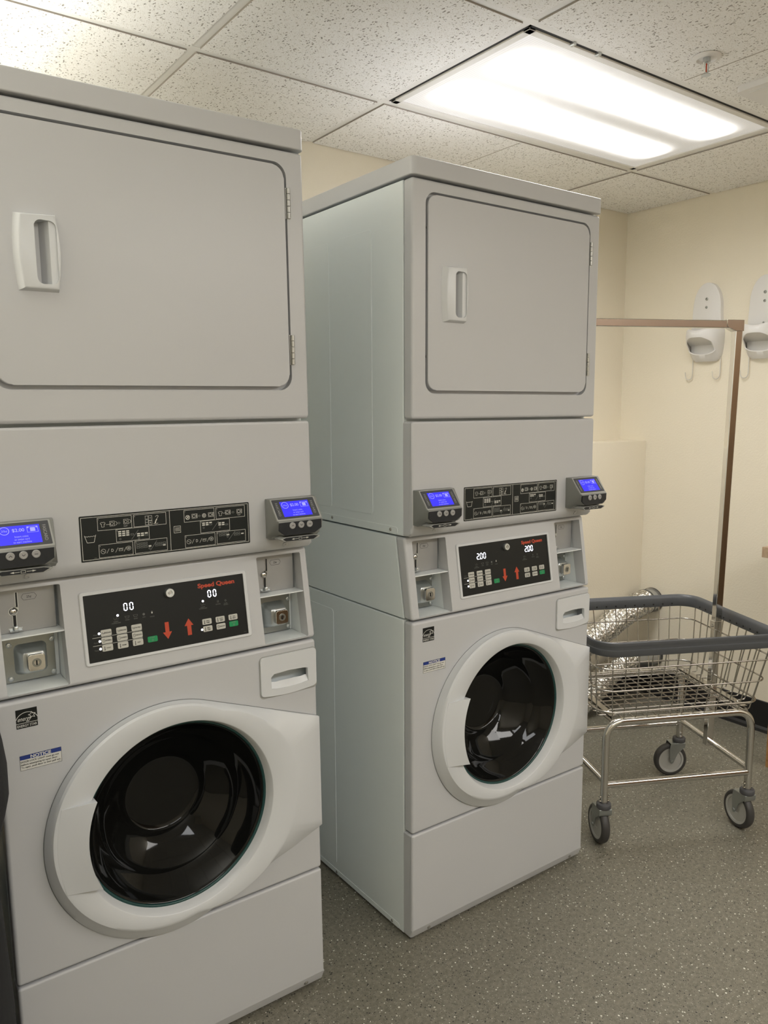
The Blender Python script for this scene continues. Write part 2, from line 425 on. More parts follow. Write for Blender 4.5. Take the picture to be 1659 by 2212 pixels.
# ------------------------------------------------------------------ room
XR, YB, YL, HC = 2.0923, .977, .823, 2.35
XL, YF = -2.75, -2.9
LEDGE = 1.2575
struct('floor', box(XL - .1, XR + .1, YF - .1, YB + .1, -.1, 0), M['floor'])
struct('wall_back', box(XL - .1, XR + .1, YB, YB + .1, 0, HC + .1), M['wall'])
struct('wall_right', box(XR, XR + .1, YF, YB, 0, HC + .1), M['wall'])
struct('wall_left', box(XL - .1, XL, YF, YB, 0, HC + .1), M['wall'])
struct('wall_front', box(XL - .1, XR + .1, YF - .1, YF, 0, HC + .1), M['wall'])
# the lower wall steps forward as a ledge behind the machines
struct('trim_1', box(XL, XR, YL, YB, 0, LEDGE, r=.003, seg=2), M['wall'], smooth=True)
bm = bmesh.new(); add_prism(bm, [(0, 0), (-.016, 0), (-.012, .012), (-.004, .022), (-.004, .134), (0, .137)], lambda a, z: (XR + a, YF, z), lambda a, z: (XR + a, YL, z))
struct('baseboard_right', bm, M['base_black'])
bm = bmesh.new(); add_prism(bm, [(0, 0), (-.016, 0), (-.012, .012), (-.004, .022), (-.004, .134), (0, .137)], lambda a, z: (XL, YL + a, z), lambda a, z: (XR - .004, YL + a, z))
struct('baseboard_back', bm, M['base_black'])
# a brown wooden door in the wall behind the camera (seen only in the chrome)
struct('door_1', box(.55, 2.02, YF, YF + .045, 0, 2.12, r=.004), M['door_wood'], smooth=True)

# ceiling grid
GX, GY, G = .3047, -.0774, .6096
xs_main = [GX + G * k for k in (-5, -4, -3, -2, -1, 0, 2)]
bm = bmesh.new(); tb = .0125
bars_x = [GY + G, GY, GY - G * 2, GY - G * 3, GY - G * 4]
for y in bars_x: add_box(bm, XL, XR, y - tb, y + tb, HC - .0005, HC + .0075)
for x in xs_main: add_box(bm, x - tb, x + tb, YF, YB, HC, HC + .0078)
struct('trim_2', bm, M['ceil_bar'])
bm = bmesh.new()   # wall angle
add_box(bm, XL, XR, YB - .02, YB, HC + .001, HC + .0078); add_box(bm, XR - .02, XR, YF, YB, HC + .001, HC + .0078)
struct('trim_3', bm, M['ceil_bar'])
TZ = HC - .0045     # face of the lay-in tiles, a little lower than the grid
bm = bmesh.new(); add_box(bm, XL - .1, XR + .1, YF - .1, YB + .1, HC + .008, HC + .12)
gx = [XL] + xs_main + [XR]; gy = [YF] + sorted(bars_x) + [YB]
for a, b in zip(gx, gx[1:]):
    for c, d in zip(gy, gy[1:]):
        if abs(a - GX) < .01 and abs(c - GY) < .01: continue      # the light sits here
        r = tb + .0008
        for f in add_box(bm, a + (r if a > XL else .004), b - (r if b < XR else .004), c + (r if c > YF else .004), d - (r if d < YB else .004), TZ, HC + .009):
            if abs(f.normal.z) < .5: f.normal_update()
bm.normal_update()
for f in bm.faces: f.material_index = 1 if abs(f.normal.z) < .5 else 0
o = link('ceiling', bm, [M['tile'], M['tile_shade_score']], None, False); o['kind'] = 'structure'
bm = bmesh.new()   # scored centre lines of the long tiles
for (y0, y1) in ((GY + G + .02, YB), (GY - G * 2 + .02, GY - .02)):
    add_box(bm, GX + G - .002, GX + G + .002, y0, y1, TZ - .0004, TZ + .002)
struct('trim_4', bm, M['tile_shade_score'])

# fluorescent troffer in its ceiling cell
def troffer():
    cx, cy = GX + G, GY + G / 2
    t = empty('ceiling_light', (cx, cy, HC)); hx, hy = G - tb, G / 2 - tb
    bm = bmesh.new(); z0, z1 = -.006, .004; fw = .022
    for (x0, x1, y0, y1) in ((-hx + .006, hx - .006, -hy + .008, -hy + .008 + fw), (-hx + .006, hx - .006, hy - .003 - fw, hy - .003), (-hx + .006, -hx + .006 + fw, -hy + .008, hy - .003), (hx - .006 - fw, hx - .006, -hy + .008, hy - .003)):
        add_box(bm, x0, x1, y0, y1, z0, z1, r=.0015, seg=2)
    link('door_frame', bm, M['ceil_bar'], t)
    bm = bmesh.new()
    for (x0, x1, y0, y1) in ((-hx, hx, -hy, -hy + .009), (-hx, -hx + .0065, -hy, hy)): add_box(bm, x0, x1, y0, y1, -.0012, .0079)
    link('frame_gap_shade', bm, M['dark'], t)  # dark strips standing in for the shade between grid and frame
    lens = link('lens', box(-hx + .024, hx - .024, -hy + .026, hy - .021, -.002, .003), M['lens'], t, smooth=False)
    for k in (.16, .26):
        bm = bmesh.new(); add_box(bm, -hx + k - .006, -hx + k + .006, -hy - .004, -hy + .012, -.008, .004, r=.002)
        link('latch', bm, M['zinc'], t)
    tag(t, 'lit rectangular fluorescent ceiling light with ribbed lens', 'ceiling light')
troffer()

# sprinkler head
t = empty('sprinkler_head', (.8234, -.2224, TZ))
bm = bmesh.new(); add_lathe(bm, [(0, -.001), (.037, -.001), (.036, -.005), (.026, -.009), (.022, -.006), (.017, -.004), (0, -.004)], n=32); link('escutcheon', bm, M['holder'], t)
bm = bmesh.new(); add_lathe(bm, [(0, -.004), (.010, -.004), (.010, -.016), (.007, -.018), (0, -.018)], n=20)
for s in (-1, 1): add_tube(bm, [(s * .0085, 0, -.016), (s * .0095, 0, -.027), (s * .006, 0, -.040), (0, 0, -.044)], .0018, 6)
link('body', bm, M['zinc'], t)
bm = bmesh.new(); add_cyl(bm, (0, 0, -.017), (0, 0, -1), .0018, .022, 10); link('glass_bulb', bm, M['print_red'], t)
bm = bmesh.new(); add_lathe(bm, [(0, -.043), (.004, -.043), (.012, -.046), (.0125, -.0475), (0, -.0475)], n=20); link('deflector', bm, M['zinc'], t)
tag(t, 'small pendent fire sprinkler head on the ceiling beside the lit light', 'sprinkler')

# white square cover plate at the right edge of the ceiling
t = empty('ceiling_cover', (1.195, -.245, TZ))
bm = bmesh.new(); add_prism(bm, rrect(-.115, .115, -.09, .09, .015), lambda x, y: (x, y, 0), lambda x, y: (x, y, -.016), .006, 3)
link('plate', bm, M['holder'], t, wn=True)
bm = bmesh.new(); add_prism(bm, rrect(-.09, .09, -.065, .065, .01), lambda x, y: (x, y, -.016), lambda x, y: (x, y, -.0185), .001, 1)
link('insert', bm, M['holder'], t, wn=True)
tag(t, 'white rounded rectangular ceiling fixture by the sprinkler, at the right edge', 'ceiling fixture')

# ------------------------------------------------------------------ the stacked machine
W = .683; D = .70; CA = math.atan2(.0335, .213); Z0C = .882
CP = tilt_plane(0., Z0C, CA)
def cs(z): return (z - Z0C) / math.cos(CA)     # height on the slanted control plane
FP = front_plane()

SEG = {'0': 'abcdef', '2': 'abged'}
def digit(sh, ch, x, s, w, h, t):
    g = t * .16; hh = h / 2
    segs = dict(a=((x + t * .6, s + h), (x + w - t * .6, s + h)), d=((x + t * .6, s), (x + w - t * .6, s)), g=((x + t * .6, s + hh), (x + w - t * .6, s + hh)),
                f=((x, s + hh + t * .45), (x, s + h - t * .45)), b=((x + w, s + hh + t * .45), (x + w, s + h - t * .45)), e=((x, s + t * .45), (x, s + hh - t * .45)), c=((x + w, s + t * .45), (x + w, s + hh - t * .45)))
    for k in SEG[ch]:
        (x0, s0), (x1, s1) = segs[k]; sh.line(x0, s0, x1, s1, t)

def number(P, txt, x, s, w, h, t, pitch, name, parent):
    sh = Sheet(P, .0009)
    for ch in txt:
        if ch == '.': sh.circ(x - (pitch - w) * .5, s - t * .2, t * .55, 8); continue
        digit(sh, ch, x, s, w, h, t); x += pitch
    return sh.done(name, M['led'], parent)

def screw(parent, c, axis=(0, -1, 0), r=.0045, name='screw', mat='screw'):
    bm = bmesh.new(); add_lathe(bm, [(r, 0), (r, .001), (r * .75, .0022), (r * .45, .0026), (r * .4, .0016), (0, .0014)], c, axis, n=14)
    return link(name, bm, M[mat], parent)

def machine():
    root = empty('stacked_washer_dryer')
    E, ES = M['enamel'], M['enamel_side']
    # --- washer cabinet (with a bay for the drum) and control cabinet
    bm = box(0, W, .0365, D, .006, .8805, r=.004)
    for sx in (-1, 1):
        x = 0 if sx < 0 else W
        for (y0, y1) in ((.1665, .3285), (.372, .66)):
            add_prism(bm, rrect(y0, y1, .042, .8395, .012, 4), lambda y, z: (x - sx * .002, y, z), lambda y, z: (x + sx * .0012, y, z), .001, 2)
        add_prism(bm, rrect(.0555, .69, .008, .024, .007, 4), lambda y, z: (x - sx * .002, y, z), lambda y, z: (x + sx * .001, y, z), .0008, 1)
    drum = bmesh.new(); add_cyl(drum, (.337, .02, .5617), (0, 1, 0), .203, .30, 64)
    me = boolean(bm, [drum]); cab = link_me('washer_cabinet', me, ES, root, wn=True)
    for x, sx in ((0, -1), (W, 1)):
        for y in (.0893, .3725): screw(cab, (x + sx * .0008, y, .0155), (sx, 0, 0))
    for x in (.05, W - .05):
        for y in (.07, D - .06):
            bm = bmesh.new(); add_cyl(bm, (x, y, .0), (0, 0, 1), .018, .008, 16); link('foot', bm, M['tyre'], root)
    bm = bmesh.new()
    add_prism(bm, [(.0352, .8835), (.0707, 1.094), (D, 1.094), (D, .8835)], lambda y, z: (0, y, z), lambda y, z: (W, y, z), .003, 2)
    pk = []
    for x0 in (.0235, .5537):
        b = bmesh.new(); add_box(b, x0 - .0015, x0 + .1115 + .0015, -.1, .0915, .887, 1.086); pk.append(b)
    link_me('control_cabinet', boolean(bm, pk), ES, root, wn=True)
    # --- dryer cabinet
    bm = box(0, W, .0365, D, 1.0975, 1.9605, r=.004)
    for sx in (-1, 1):
        x = 0 if sx < 0 else W
        for (y0, y1) in ((.1685, .3285), (.372, .66)):
            add_prism(bm, rrect(y0, y1, 1.140, 1.87, .012, 4), lambda y, z: (x - sx * .002, y, z), lambda y, z: (x + sx * .0012, y, z), .001, 2)
        add_prism(bm, rrect(.06, .69, 1.099, 1.1187, .008, 4), lambda y, z: (x - sx * .002, y, z), lambda y, z: (x + sx * .001, y, z), .0008, 1)
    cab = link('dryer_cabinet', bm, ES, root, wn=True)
    for x, sx in ((0, -1), (W, 1)):
        for y in (.0892, .3702): screw(cab, (x + sx * .0008, y, 1.110), (sx, 0, 0))
    # --- top cover
    bm = bmesh.new(); add_prism(bm, rrect(-.003, W + .003, -.005, D, .014, 4), lambda x, y: (x, y, 1.9650), lambda x, y: (x, y, 2.007), .009, 4)
    link('top_cover', bm, E, root, wn=True)
    # --- dryer front frame with pocket, door, hinges, handle
    bm = box(0, W, 0, .036, 1.3925, 1.9600, r=.0075, seg=4)
    pocket = bmesh.new(); add_prism(pocket, rrect(.0408, .6415, 1.4545, 1.9335, .030, 8), lambda x, z: (x, -.05, z), lambda x, z: (x, .016, z))
    link_me('dryer_front_frame', boolean(bm, [pocket]), E, root, wn=True)
    def scoop():
        sc = bmesh.new(); rr_ = rrect(.1230, .1620, 1.6410, 1.7545, .012, 5)
        A = [sc.verts.new((x, -.040, z)) for x, z in rr_]
        B = [sc.verts.new((x + (.0015 if x < .14 else -.001), (.0115 if x < .136 else -.0125), z * .97 + 1.698 * .03)) for x, z in rr_]
        sc.faces.new(A); sc.faces.new(B[::-1])
        for i in range(len(A)): sc.faces.new([A[i], B[i], B[(i + 1) % len(A)], A[(i + 1) % len(A)]])
        bmesh.ops.triangulate(sc, faces=sc.faces[:]); return sc
    bm = bmesh.new(); add_prism(bm, rrect(.0474, .6352, 1.4628, 1.9272, .026, 8), lambda x, z: (x, .0158, z), lambda x, z: (x, -.0025, z), .0045, 4)
    door = link_me('dryer_door', boolean(bm, [scoop()]), E, root, wn=True)
    bm = bmesh.new()
    def side(x0, x1, bulge, z0, z1, n=8): return [(x0 + (x1 - x0) * i / n + bulge * math.sin(PI * i / n), z0 + (z1 - z0) * i / n) for i in range(n + 1)]
    out = side(.1620, .1630, .0065, 1.6300, 1.7665) + side(.0925, .0935, -.0050, 1.7640, 1.6300)
    a = [bm.verts.new((x, -.0024, z)) for x, z in out]; b = [bm.verts.new((x + (.009 if x < .11 else -.002), -.0165, z + (.004 if z < 1.66 else -.003 if z > 1.74 else 0))) for x, z in out]
    bm.faces.new(a); bm.faces.new(b[::-1]); n = len(a)
    for i in range(n): bm.faces.new([a[i], b[i], b[(i + 1) % n], a[(i + 1) % n]])
    bmesh.ops.recalc_face_normals(bm, faces=bm.faces[:])
    es = [e for e in bm.edges if all(abs(v.co.y + .0165) < 1e-5 for v in e.verts)]
    bmesh.ops.bevel(bm, geom=es, offset=.0025, segments=3, profile=.5, affect='EDGES')
    link_me('door_handle', boolean(bm, [scoop()]), M['white_plastic'], door, ang=30)
    for z0, z1 in ((1.8195, 1.8835), (1.510, 1.5745)):
        bm = bmesh.new(); k = 5; hz = (z1 - z0) / k
        for i in range(k): add_cyl(bm, (.6450, -.0015, z0 + hz * i + .0006), (0, 0, 1), .0042, hz - .0012, 14)
        add_box(bm, .6385, .6440, .001, .004, z0, z1)
        link('hinge', bm, M['screw'], door)
    for z in (1.850, 1.545):
        bm = box(.0425, .0462, .004, .0155, z - .003, z + .003); link('bumper', bm, M['dark'], door, smooth=False)
    # --- dryer lower panel with the curved lip
    bm = bmesh.new(); pr = [(.0365, 1.3868)]
    pr += [(.0055 - .0055 * math.sin(a), 1.3868 - .0055 + .0055 * math.cos(a)) for a in [PI / 2 * i / 4 for i in range(5)]]
    pr += [(0, 1.126), (.0007, 1.1195), (.0025, 1.1135), (.0055, 1.108), (.010, 1.1015), (.016, 1.0985), (.0365, 1.0975)]
    add_prism(bm, pr, lambda y, z: (0, y, z), lambda y, z: (W, y, z))
    es = [e for e in bm.edges if all(v.co.x < 1e-6 for v in e.verts) or all(v.co.x > W - 1e-6 for v in e.verts)]
    es = [e for e in es if min(v.co.y for v in e.verts) < .034]
    bmesh.ops.bevel(bm, geom=es, offset=.0065, segments=4, profile=.5, affect='EDGES')
    low = link('dryer_lower_panel', bm, E, root, ang=40, wn=True)
    for x in (.612, .0735): screw(low, (x, .0035, 1.1112), (0, -1, -.5), .006, 'screw', 'enamel')
    # --- instruction plaque
    bm = bmesh.new(); add_prism(bm, rrect(.1703, .5254, 1.1252, 1.2145, .002, 2), lambda x, z: (x, .001, z), lambda x, z: (x, -.0006, z))
    pq = link('instruction_plaque', bm, M['plaque'], root, smooth=False)
    plaque_print(pq)
    # --- control housing with the two coin bays cut through
    bm = bmesh.new()
    add_prism(bm, [(0, .8842), (.0335, 1.0942), (.0700, 1.0942), (.0348, .8842)], lambda y, z: (0, y, z), lambda y, z: (W, y, z), .0075, 4)
    pk = []
    for x0 in (.0235, .5537):
        b = bmesh.new(); add_prism(b, rrect(x0, x0 + .1115, cs(.8895), cs(1.0835), .0035, 3), lambda x, s: CP(x, s, .05), lambda x, s: CP(x, s, -.075)); pk.append(b)
    me = boolean(bm, pk); hous = link_me('control_housing', me, E, root, wn=True)
    # raised bezel round the black overlay
    bm = bmesh.new(); o_ = rrect(.1668, .5240, cs(.9155), cs(1.0605), .006, 4); i_ = rrect(.1738, .5160, cs(.9215), cs(1.0535), .0015, 4)
    rings = []
    for pts, d in ((o_, -.002), (o_, .0022), ([(x + (i_[k][0] - x) * .22, s + (i_[k][1] - s) * .22) for k, (x, s) in enumerate(o_)], .0036), (i_, .0032), (i_, -.002)):
        rings.append([bm.verts.new(CP(x, s, d)) for x, s in pts])
    n = len(o_)
    for a, b in zip(rings, rings[1:]):
        for i in range(n): bm.faces.new([a[i], a[(i + 1) % n], b[(i + 1) % n], b[i]])
    bz = link('panel_bezel', bm, M['white_plastic'], root, ang=20)
    bm = plate(CP, rrect(.1736, .5162, cs(.9213), cs(1.0537), .0012, 2), -.002, .0008)
    pan = link('control_panel', bm, M['black'], root, smooth=False)
    panel_print(pan)
    # --- coin bays
    for x0, name in ((.0235, 'a'), (.5537, 'b')): coin_bay(root, x0)
    # --- washer front with the door opening
    bm = box(0, W, 0, .036, .3072, .8792, r=.0075, seg=4)
    hole = bmesh.new(); add_cyl(hole, (.337, -.05, .5617), (0, 1, 0), .2035, .2, 64)
    link_me('washer_front_panel', boolean(bm, [hole, box(.545, .674, -.02, .05, .776, .852)]), E, root, wn=True)
    # drum hidden behind the door
    bm = bmesh.new(); add_lathe(bm, [(.2025, .0), (.2025, .28), (0, .28)], (.337, .038, .5617), (0, 1, 0), 64); link('drum', bm, M['drum'], root)
    # --- detergent drawer
    x0, x1, z0, z1 = .5378, .6808, .7700, .8605
    pts = []
    for i in range(7): a = PI / 2 * i / 6; pts.append((x1 - .008 + .008 * math.cos(a), z1 - .008 + .008 * math.sin(a)))
    for i in range(7): a = PI / 2 + PI / 2 * i / 6; pts.append((x0 + .008 + .008 * math.cos(a), z1 - .008 + .008 * math.sin(a)))
    for i in range(5): a = PI + PI / 2 * i / 4; pts.append((x0 + .007 + .007 * math.cos(a), z0 + .007 + .007 * math.sin(a)))
    for i in range(1, 8): t_ = i / 8; pts.append((x0 + .007 + (x1 - x0 - .018) * t_, z0 - .0045 * math.sin(PI * t_)))
    for i in range(5): a = PI * 1.5 + PI / 2 * i / 4; pts.append((x1 - .010 + .010 * math.cos(a), z0 + .010 + .010 * math.sin(a)))
    bm = bmesh.new(); add_prism(bm, pts, lambda x, z: (x, .004, z), lambda x, z: (x, -.0045, z), .0028, 3)
    sc = bmesh.new(); o_ = [(.5605, .7835), (.5610, .8125), (.5690, .8195), (.6100, .8215), (.6500, .8195), (.6590, .8170), (.6620, .7835), (.6400, .7805), (.6100, .7795), (.5820, .7805)]
    A = [sc.verts.new((x, -.03, z)) for x, z in o_]
    B = [sc.verts.new((x * .94 + .61 * .06, (.0135 if z > .80 else -.0025), z - (.0015 if z > .8 else -.002))) for x, z in o_]
    sc.faces.new(A); sc.faces.new(B[::-1])
    for i in range(len(A)): sc.faces.new([A[i], B[i], B[(i + 1) % len(A)], A[(i + 1) % len(A)]])
    bmesh.ops.triangulate(sc, faces=sc.faces[:])
    add_prism(bm, rrect(.556, .666, .776, .826, .006, 3), lambda x, z: (x, .003, z), lambda x, z: (x, .018, z))
    b2 = bmesh.new(); me_t = bpy.data.meshes.new('t'); bm.to_mesh(me_t); bm.free()
    b2.from_mesh(me_t); bpy.data.meshes.remove(me_t)
    link_me('detergent_drawer', boolean(b2, [sc]), M['white_plastic'], root, ang=30, wn=True)
    bm = bmesh.new(); q0 = rrect(x0 - .0022, x1 + .0018, z0 - .006, z1 + .0022, .010, 5); q1 = rrect(x0 + .003, x1 - .003, z0 + .003, z1 - .003, .008, 5)
    A = [bm.verts.new((x, -.0005, z)) for x, z in q0]; B = [bm.verts.new((x, -.0005, z)) for x, z in q1]
    for i in range(len(A)): bm.faces.new([A[i], A[(i + 1) % len(A)], B[(i + 1) % len(A)], B[i]])
    link('drawer_gap', bm, M['reader_light'], root, smooth=False)
    washer_door(root)
    # --- lower panel with bevelled foot
    bm = bmesh.new(); pr = [(.0365, .3032)] + [(.0055 - .0055 * math.sin(a), .3032 - .0055 + .0055 * math.cos(a)) for a in [PI / 2 * i / 4 for i in range(5)]]
    pr += [(0, .0335), (.0009, .0312), (.0085, .0085), (.0120, .0062), (.0365, .0062)]
    add_prism(bm, pr, lambda y, z: (0, y, z), lambda y, z: (W, y, z))
    es = [e for e in bm.edges if (all(v.co.x < 1e-6 for v in e.verts) or all(v.co.x > W - 1e-6 for v in e.verts)) and min(v.co.y for v in e.verts) < .034]
    bmesh.ops.bevel(bm, geom=es, offset=.0065, segments=4, profile=.5, affect='EDGES')
    lp = link('kick_panel', bm, E, root, ang=40, wn=True)
    for x in (.061, .633): screw(lp, (x, .0042, .0185), (0, -1, -.33), .0052)
    stickers(root)
    for x0 in (.0020, .5640): card_reader(root, x0)
    return root

def plaque_print(pq):
    w = Sheet(FP, .0009); g = Sheet(FP, .0009); dm = Sheet(FP, .0009)
    w.frame(.1736, .5222, 1.1286, 1.2112, .0009); w.line(.3480, 1.1286, .3480, 1.2112, .0009)
    for k, (bx, cols) in enumerate(((.2044, 3), (.3788, 2))):
        fr = ((bx, bx + .0661, 1.1840, 1.2086), (bx + .0702, bx + .1360, 1.1845, 1.2086), (bx + .0345, bx + .1000, 1.1580, 1.1830), (bx, bx + .0658, 1.1305, 1.1558), (bx + .0702, bx + .1360, 1.1310, 1.1560))
        for f in fr: g.frame(*f, .00075)
        for i, f in enumerate(fr): g.text(str(i + 1), f[0] + .0022, f[3] - .0028, .0024)
        cz = 1.1955
        if k == 0:
            x = bx + .010; shirt(g, x, cz); g.line(x + .006, cz - .001, x + .0155, cz - .001, .0006); washer_icon(g, x + .0175, cz, True); arrow_icon(dm, bx + .041, cz)
            washer_icon(g, bx + .0545, cz + .0015, False); g.path([(bx + .050, cz - .0068), (bx + .0535, cz - .0075), (bx + .0575, cz - .0068)], .0007)
            # hand and soap boxes of the second frame
            x = bx + .0935; g.frame(x, x + .006, cz - .009, cz + .009, .0006); g.frame(x + .0065, x + .0135, cz - .0005, cz + .009, .0006); g.frame(x + .0065, x + .0135, cz - .009, cz - .001, .0006); dm.circ(x + .010, cz + .0045, .0015, 10); dm.circ(x + .010, cz - .005, .0018, 10); dm.circ(x + .003, cz + .002, .0018, 10); g.line(x, cz - .004, x + .006, cz - .004, .0006)
            hx = x + .0185; w.poly([(hx, cz - .0075), (hx + .0025, cz - .001), (hx + .0045, cz + .002), (hx + .006, cz + .0005), (hx + .0035, cz - .0035), (hx + .003, cz - .007)]); g.path([(hx + .002, cz + .006), (hx + .006, cz + .0085), (hx + .0085, cz + .007), (hx + .0055, cz + .002)], .0007); g.path([(hx - .002, cz - .0075), (hx + .003, cz - .0085), (hx + .0075, cz - .0075)], .0007)
        else:
            for j, (x, fill) in enumerate(((bx + .0075, True), (bx + .0435, False))):
                if fill: w.ring(x, cz - .002, .0042, .0012); w.line(x - .003, cz - .005, x + .003, cz + .001, .0016); w.line(x - .002, cz + .001, x + .0025, cz - .004, .0012)
                else:
                    g.ring(x, cz - .001, .0042, .0006)
                    for q in range(-3, 4): g.line(x + q * .0012, cz - .001 - math.sqrt(max(0, .0042 ** 2 - (q * .0012) ** 2)), x + q * .0012, cz - .001 + math.sqrt(max(0, .0042 ** 2 - (q * .0012) ** 2)), .0005)
                dryer_icon(g, x + .0145, cz - .0005)
            arrow_icon(dm, bx + .033, cz - .001)
            x = bx + .080; shirt(g, x, cz); g.line(x + .005, cz, x + .0145, cz, .0006); dryer_icon(g, x + .0165, cz + .001); arrow_icon(dm, x + .029, cz); dryer_icon(g, x + .043, cz + .001); g.path([(x + .039, cz - .0062), (x + .0425, cz - .007), (x + .046, cz - .006)], .0007)
        # button grids
        def keys(sh_f, x, z, c, r, solid, extra):
            for a in range(c):
                for b in range(r):
                    X, Zz = x + a * .0078, z - b * .0040
                    if a == 2 and extra and b == r - 1: dm.frame(X, X + .0058, Zz, Zz + .0026, .0005); continue
                    if solid: w.rect(X, X + .0060, Zz, Zz + .0027)
                    else: dm.frame(X, X + .0058, Zz, Zz + .0026, .0005)
        if k == 0:
            keys(w, bx + .0385, 1.1767, 3, 3, True, False); dm.frame(bx + .063, bx + .069, 1.169, 1.1715, .0005); dm.line(bx + .0640, 1.1600, bx + .0785, 1.1780, .0006); keys(w, bx + .0755, 1.1690, 3, 2, True, True); dm.ring(bx + .042, 1.1635, .0016); dm.ring(bx + .079, 1.1610, .0016)
            keys(w, bx + .0735, 1.1490, 3, 3, False, False); w.rect(bx + .0975, bx + .1030, 1.1415, 1.1445); dm.ring(bx + .0990, 1.1385, .0016); dm.line(bx + .1005, 1.1340, bx + .1150, 1.1530, .0006); keys(w, bx + .1115, 1.1455, 3, 2, False, False); w.rect(bx + .1270, bx + .1325, 1.1405, 1.1432)
        else:
            keys(w, bx + .0385, 1.1770, 3, 2, True, True); dm.line(bx + .0605, 1.1620, bx + .0755, 1.1800, .0006); keys(w, bx + .0745, 1.1740, 2, 2, True, False); dm.frame(bx + .0905, bx + .0960, 1.1695, 1.1720, .0005); dm.ring(bx + .0415, 1.1685, .0016); dm.ring(bx + .0775, 1.1660, .0016)
            keys(w, bx + .0755, 1.1510, 3, 2, False, False); w.rect(bx + .0925, bx + .0985, 1.1470, 1.1497); dm.ring(bx + .0945, 1.1440, .0016); dm.line(bx + .0970, 1.1375, bx + .1120, 1.1545, .0006); keys(w, bx + .1095, 1.1490, 2, 2, False, False); w.rect(bx + .1260, bx + .1320, 1.1465, 1.1490)
        z = 1.1425
        g.ring(bx + .008, z, .0045, .0006); g.line(bx + .005, z + .002, bx + .011, z - .002, .0006); g.text('D', bx + .0255, z + .0005, .0062, .0042); 
        for q in (.017, .034, .0505): g.line(bx + q - .0025, z - .0045, bx + q + .0025, z + .0045, .0006)
        g.frame(bx + .0385, bx + .0455, z - .0022, z + .0010, .0006); g.line(bx + .0375, z + .0025, bx + .047, z + .0025, .0006)
        g.ring(bx + .0575, z + .001, .0042, .0006); dm.circ(bx + .0575, z + .001, .0026, 12)
    # tub and heat symbols
    w.path([(.1786, 1.1768), (.1832, 1.1625), (.1962, 1.1625), (.1998, 1.1768)], .0009); w.path([(.1790, 1.1738), (.1815, 1.1750), (.1838, 1.1738), (.1862, 1.1750), (.1886, 1.1738), (.1910, 1.1750), (.1934, 1.1740), (.1958, 1.1750), (.1990, 1.1742)], .0008)
    w.frame(.3562, .3702, 1.1640, 1.1776, .0008)
    for q in range(4): x = .3590 + q * .0026; w.path([(x, 1.1667), (x + .0012, 1.1690), (x, 1.1715), (x + .0012, 1.1740), (x + .0008, 1.1755)], .0008)
    dm.text('0273', .197, 1.1310, .0016)
    w.merge(pq, M['print_white']); g.merge(pq, M['print_white']); dm.merge(pq, M['print_grey'])

def shirt(s, x, z): s.path([(x - .0048, z + .0025), (x - .002, z + .0045), (x, z + .0035), (x + .002, z + .0045), (x + .0048, z + .0025), (x + .0035, z), (x + .0025, z + .0008), (x + .0025, z - .005), (x - .0025, z - .005), (x - .0025, z + .0008), (x - .0035, z), (x - .0048, z + .0025)], .0006)
def washer_icon(s, x, z, open_): 
    s.frame(x - .004, x + .005, z - .0045, z + .0048, .0006); s.ring(x, z, .0028, .0006, 14); s.ring(x + .006, z, .0038, .0006, 10, -80, 80)
def dryer_icon(s, x, z): s.frame(x - .005, x + .0065, z - .0042, z + .0045, .0006); s.ring(x - .0008, z, .0030, .0007, 14); s.line(x + .0045, z - .003, x + .0045, z + .003, .0012)
def arrow_icon(s, x, z): s.path([(x - .0025, z - .001), (x, z - .001), (x, z - .0022), (x + .0028, z), (x, z + .0022), (x, z + .001), (x - .0025, z + .001), (x - .0025, z - .001)], .0005)

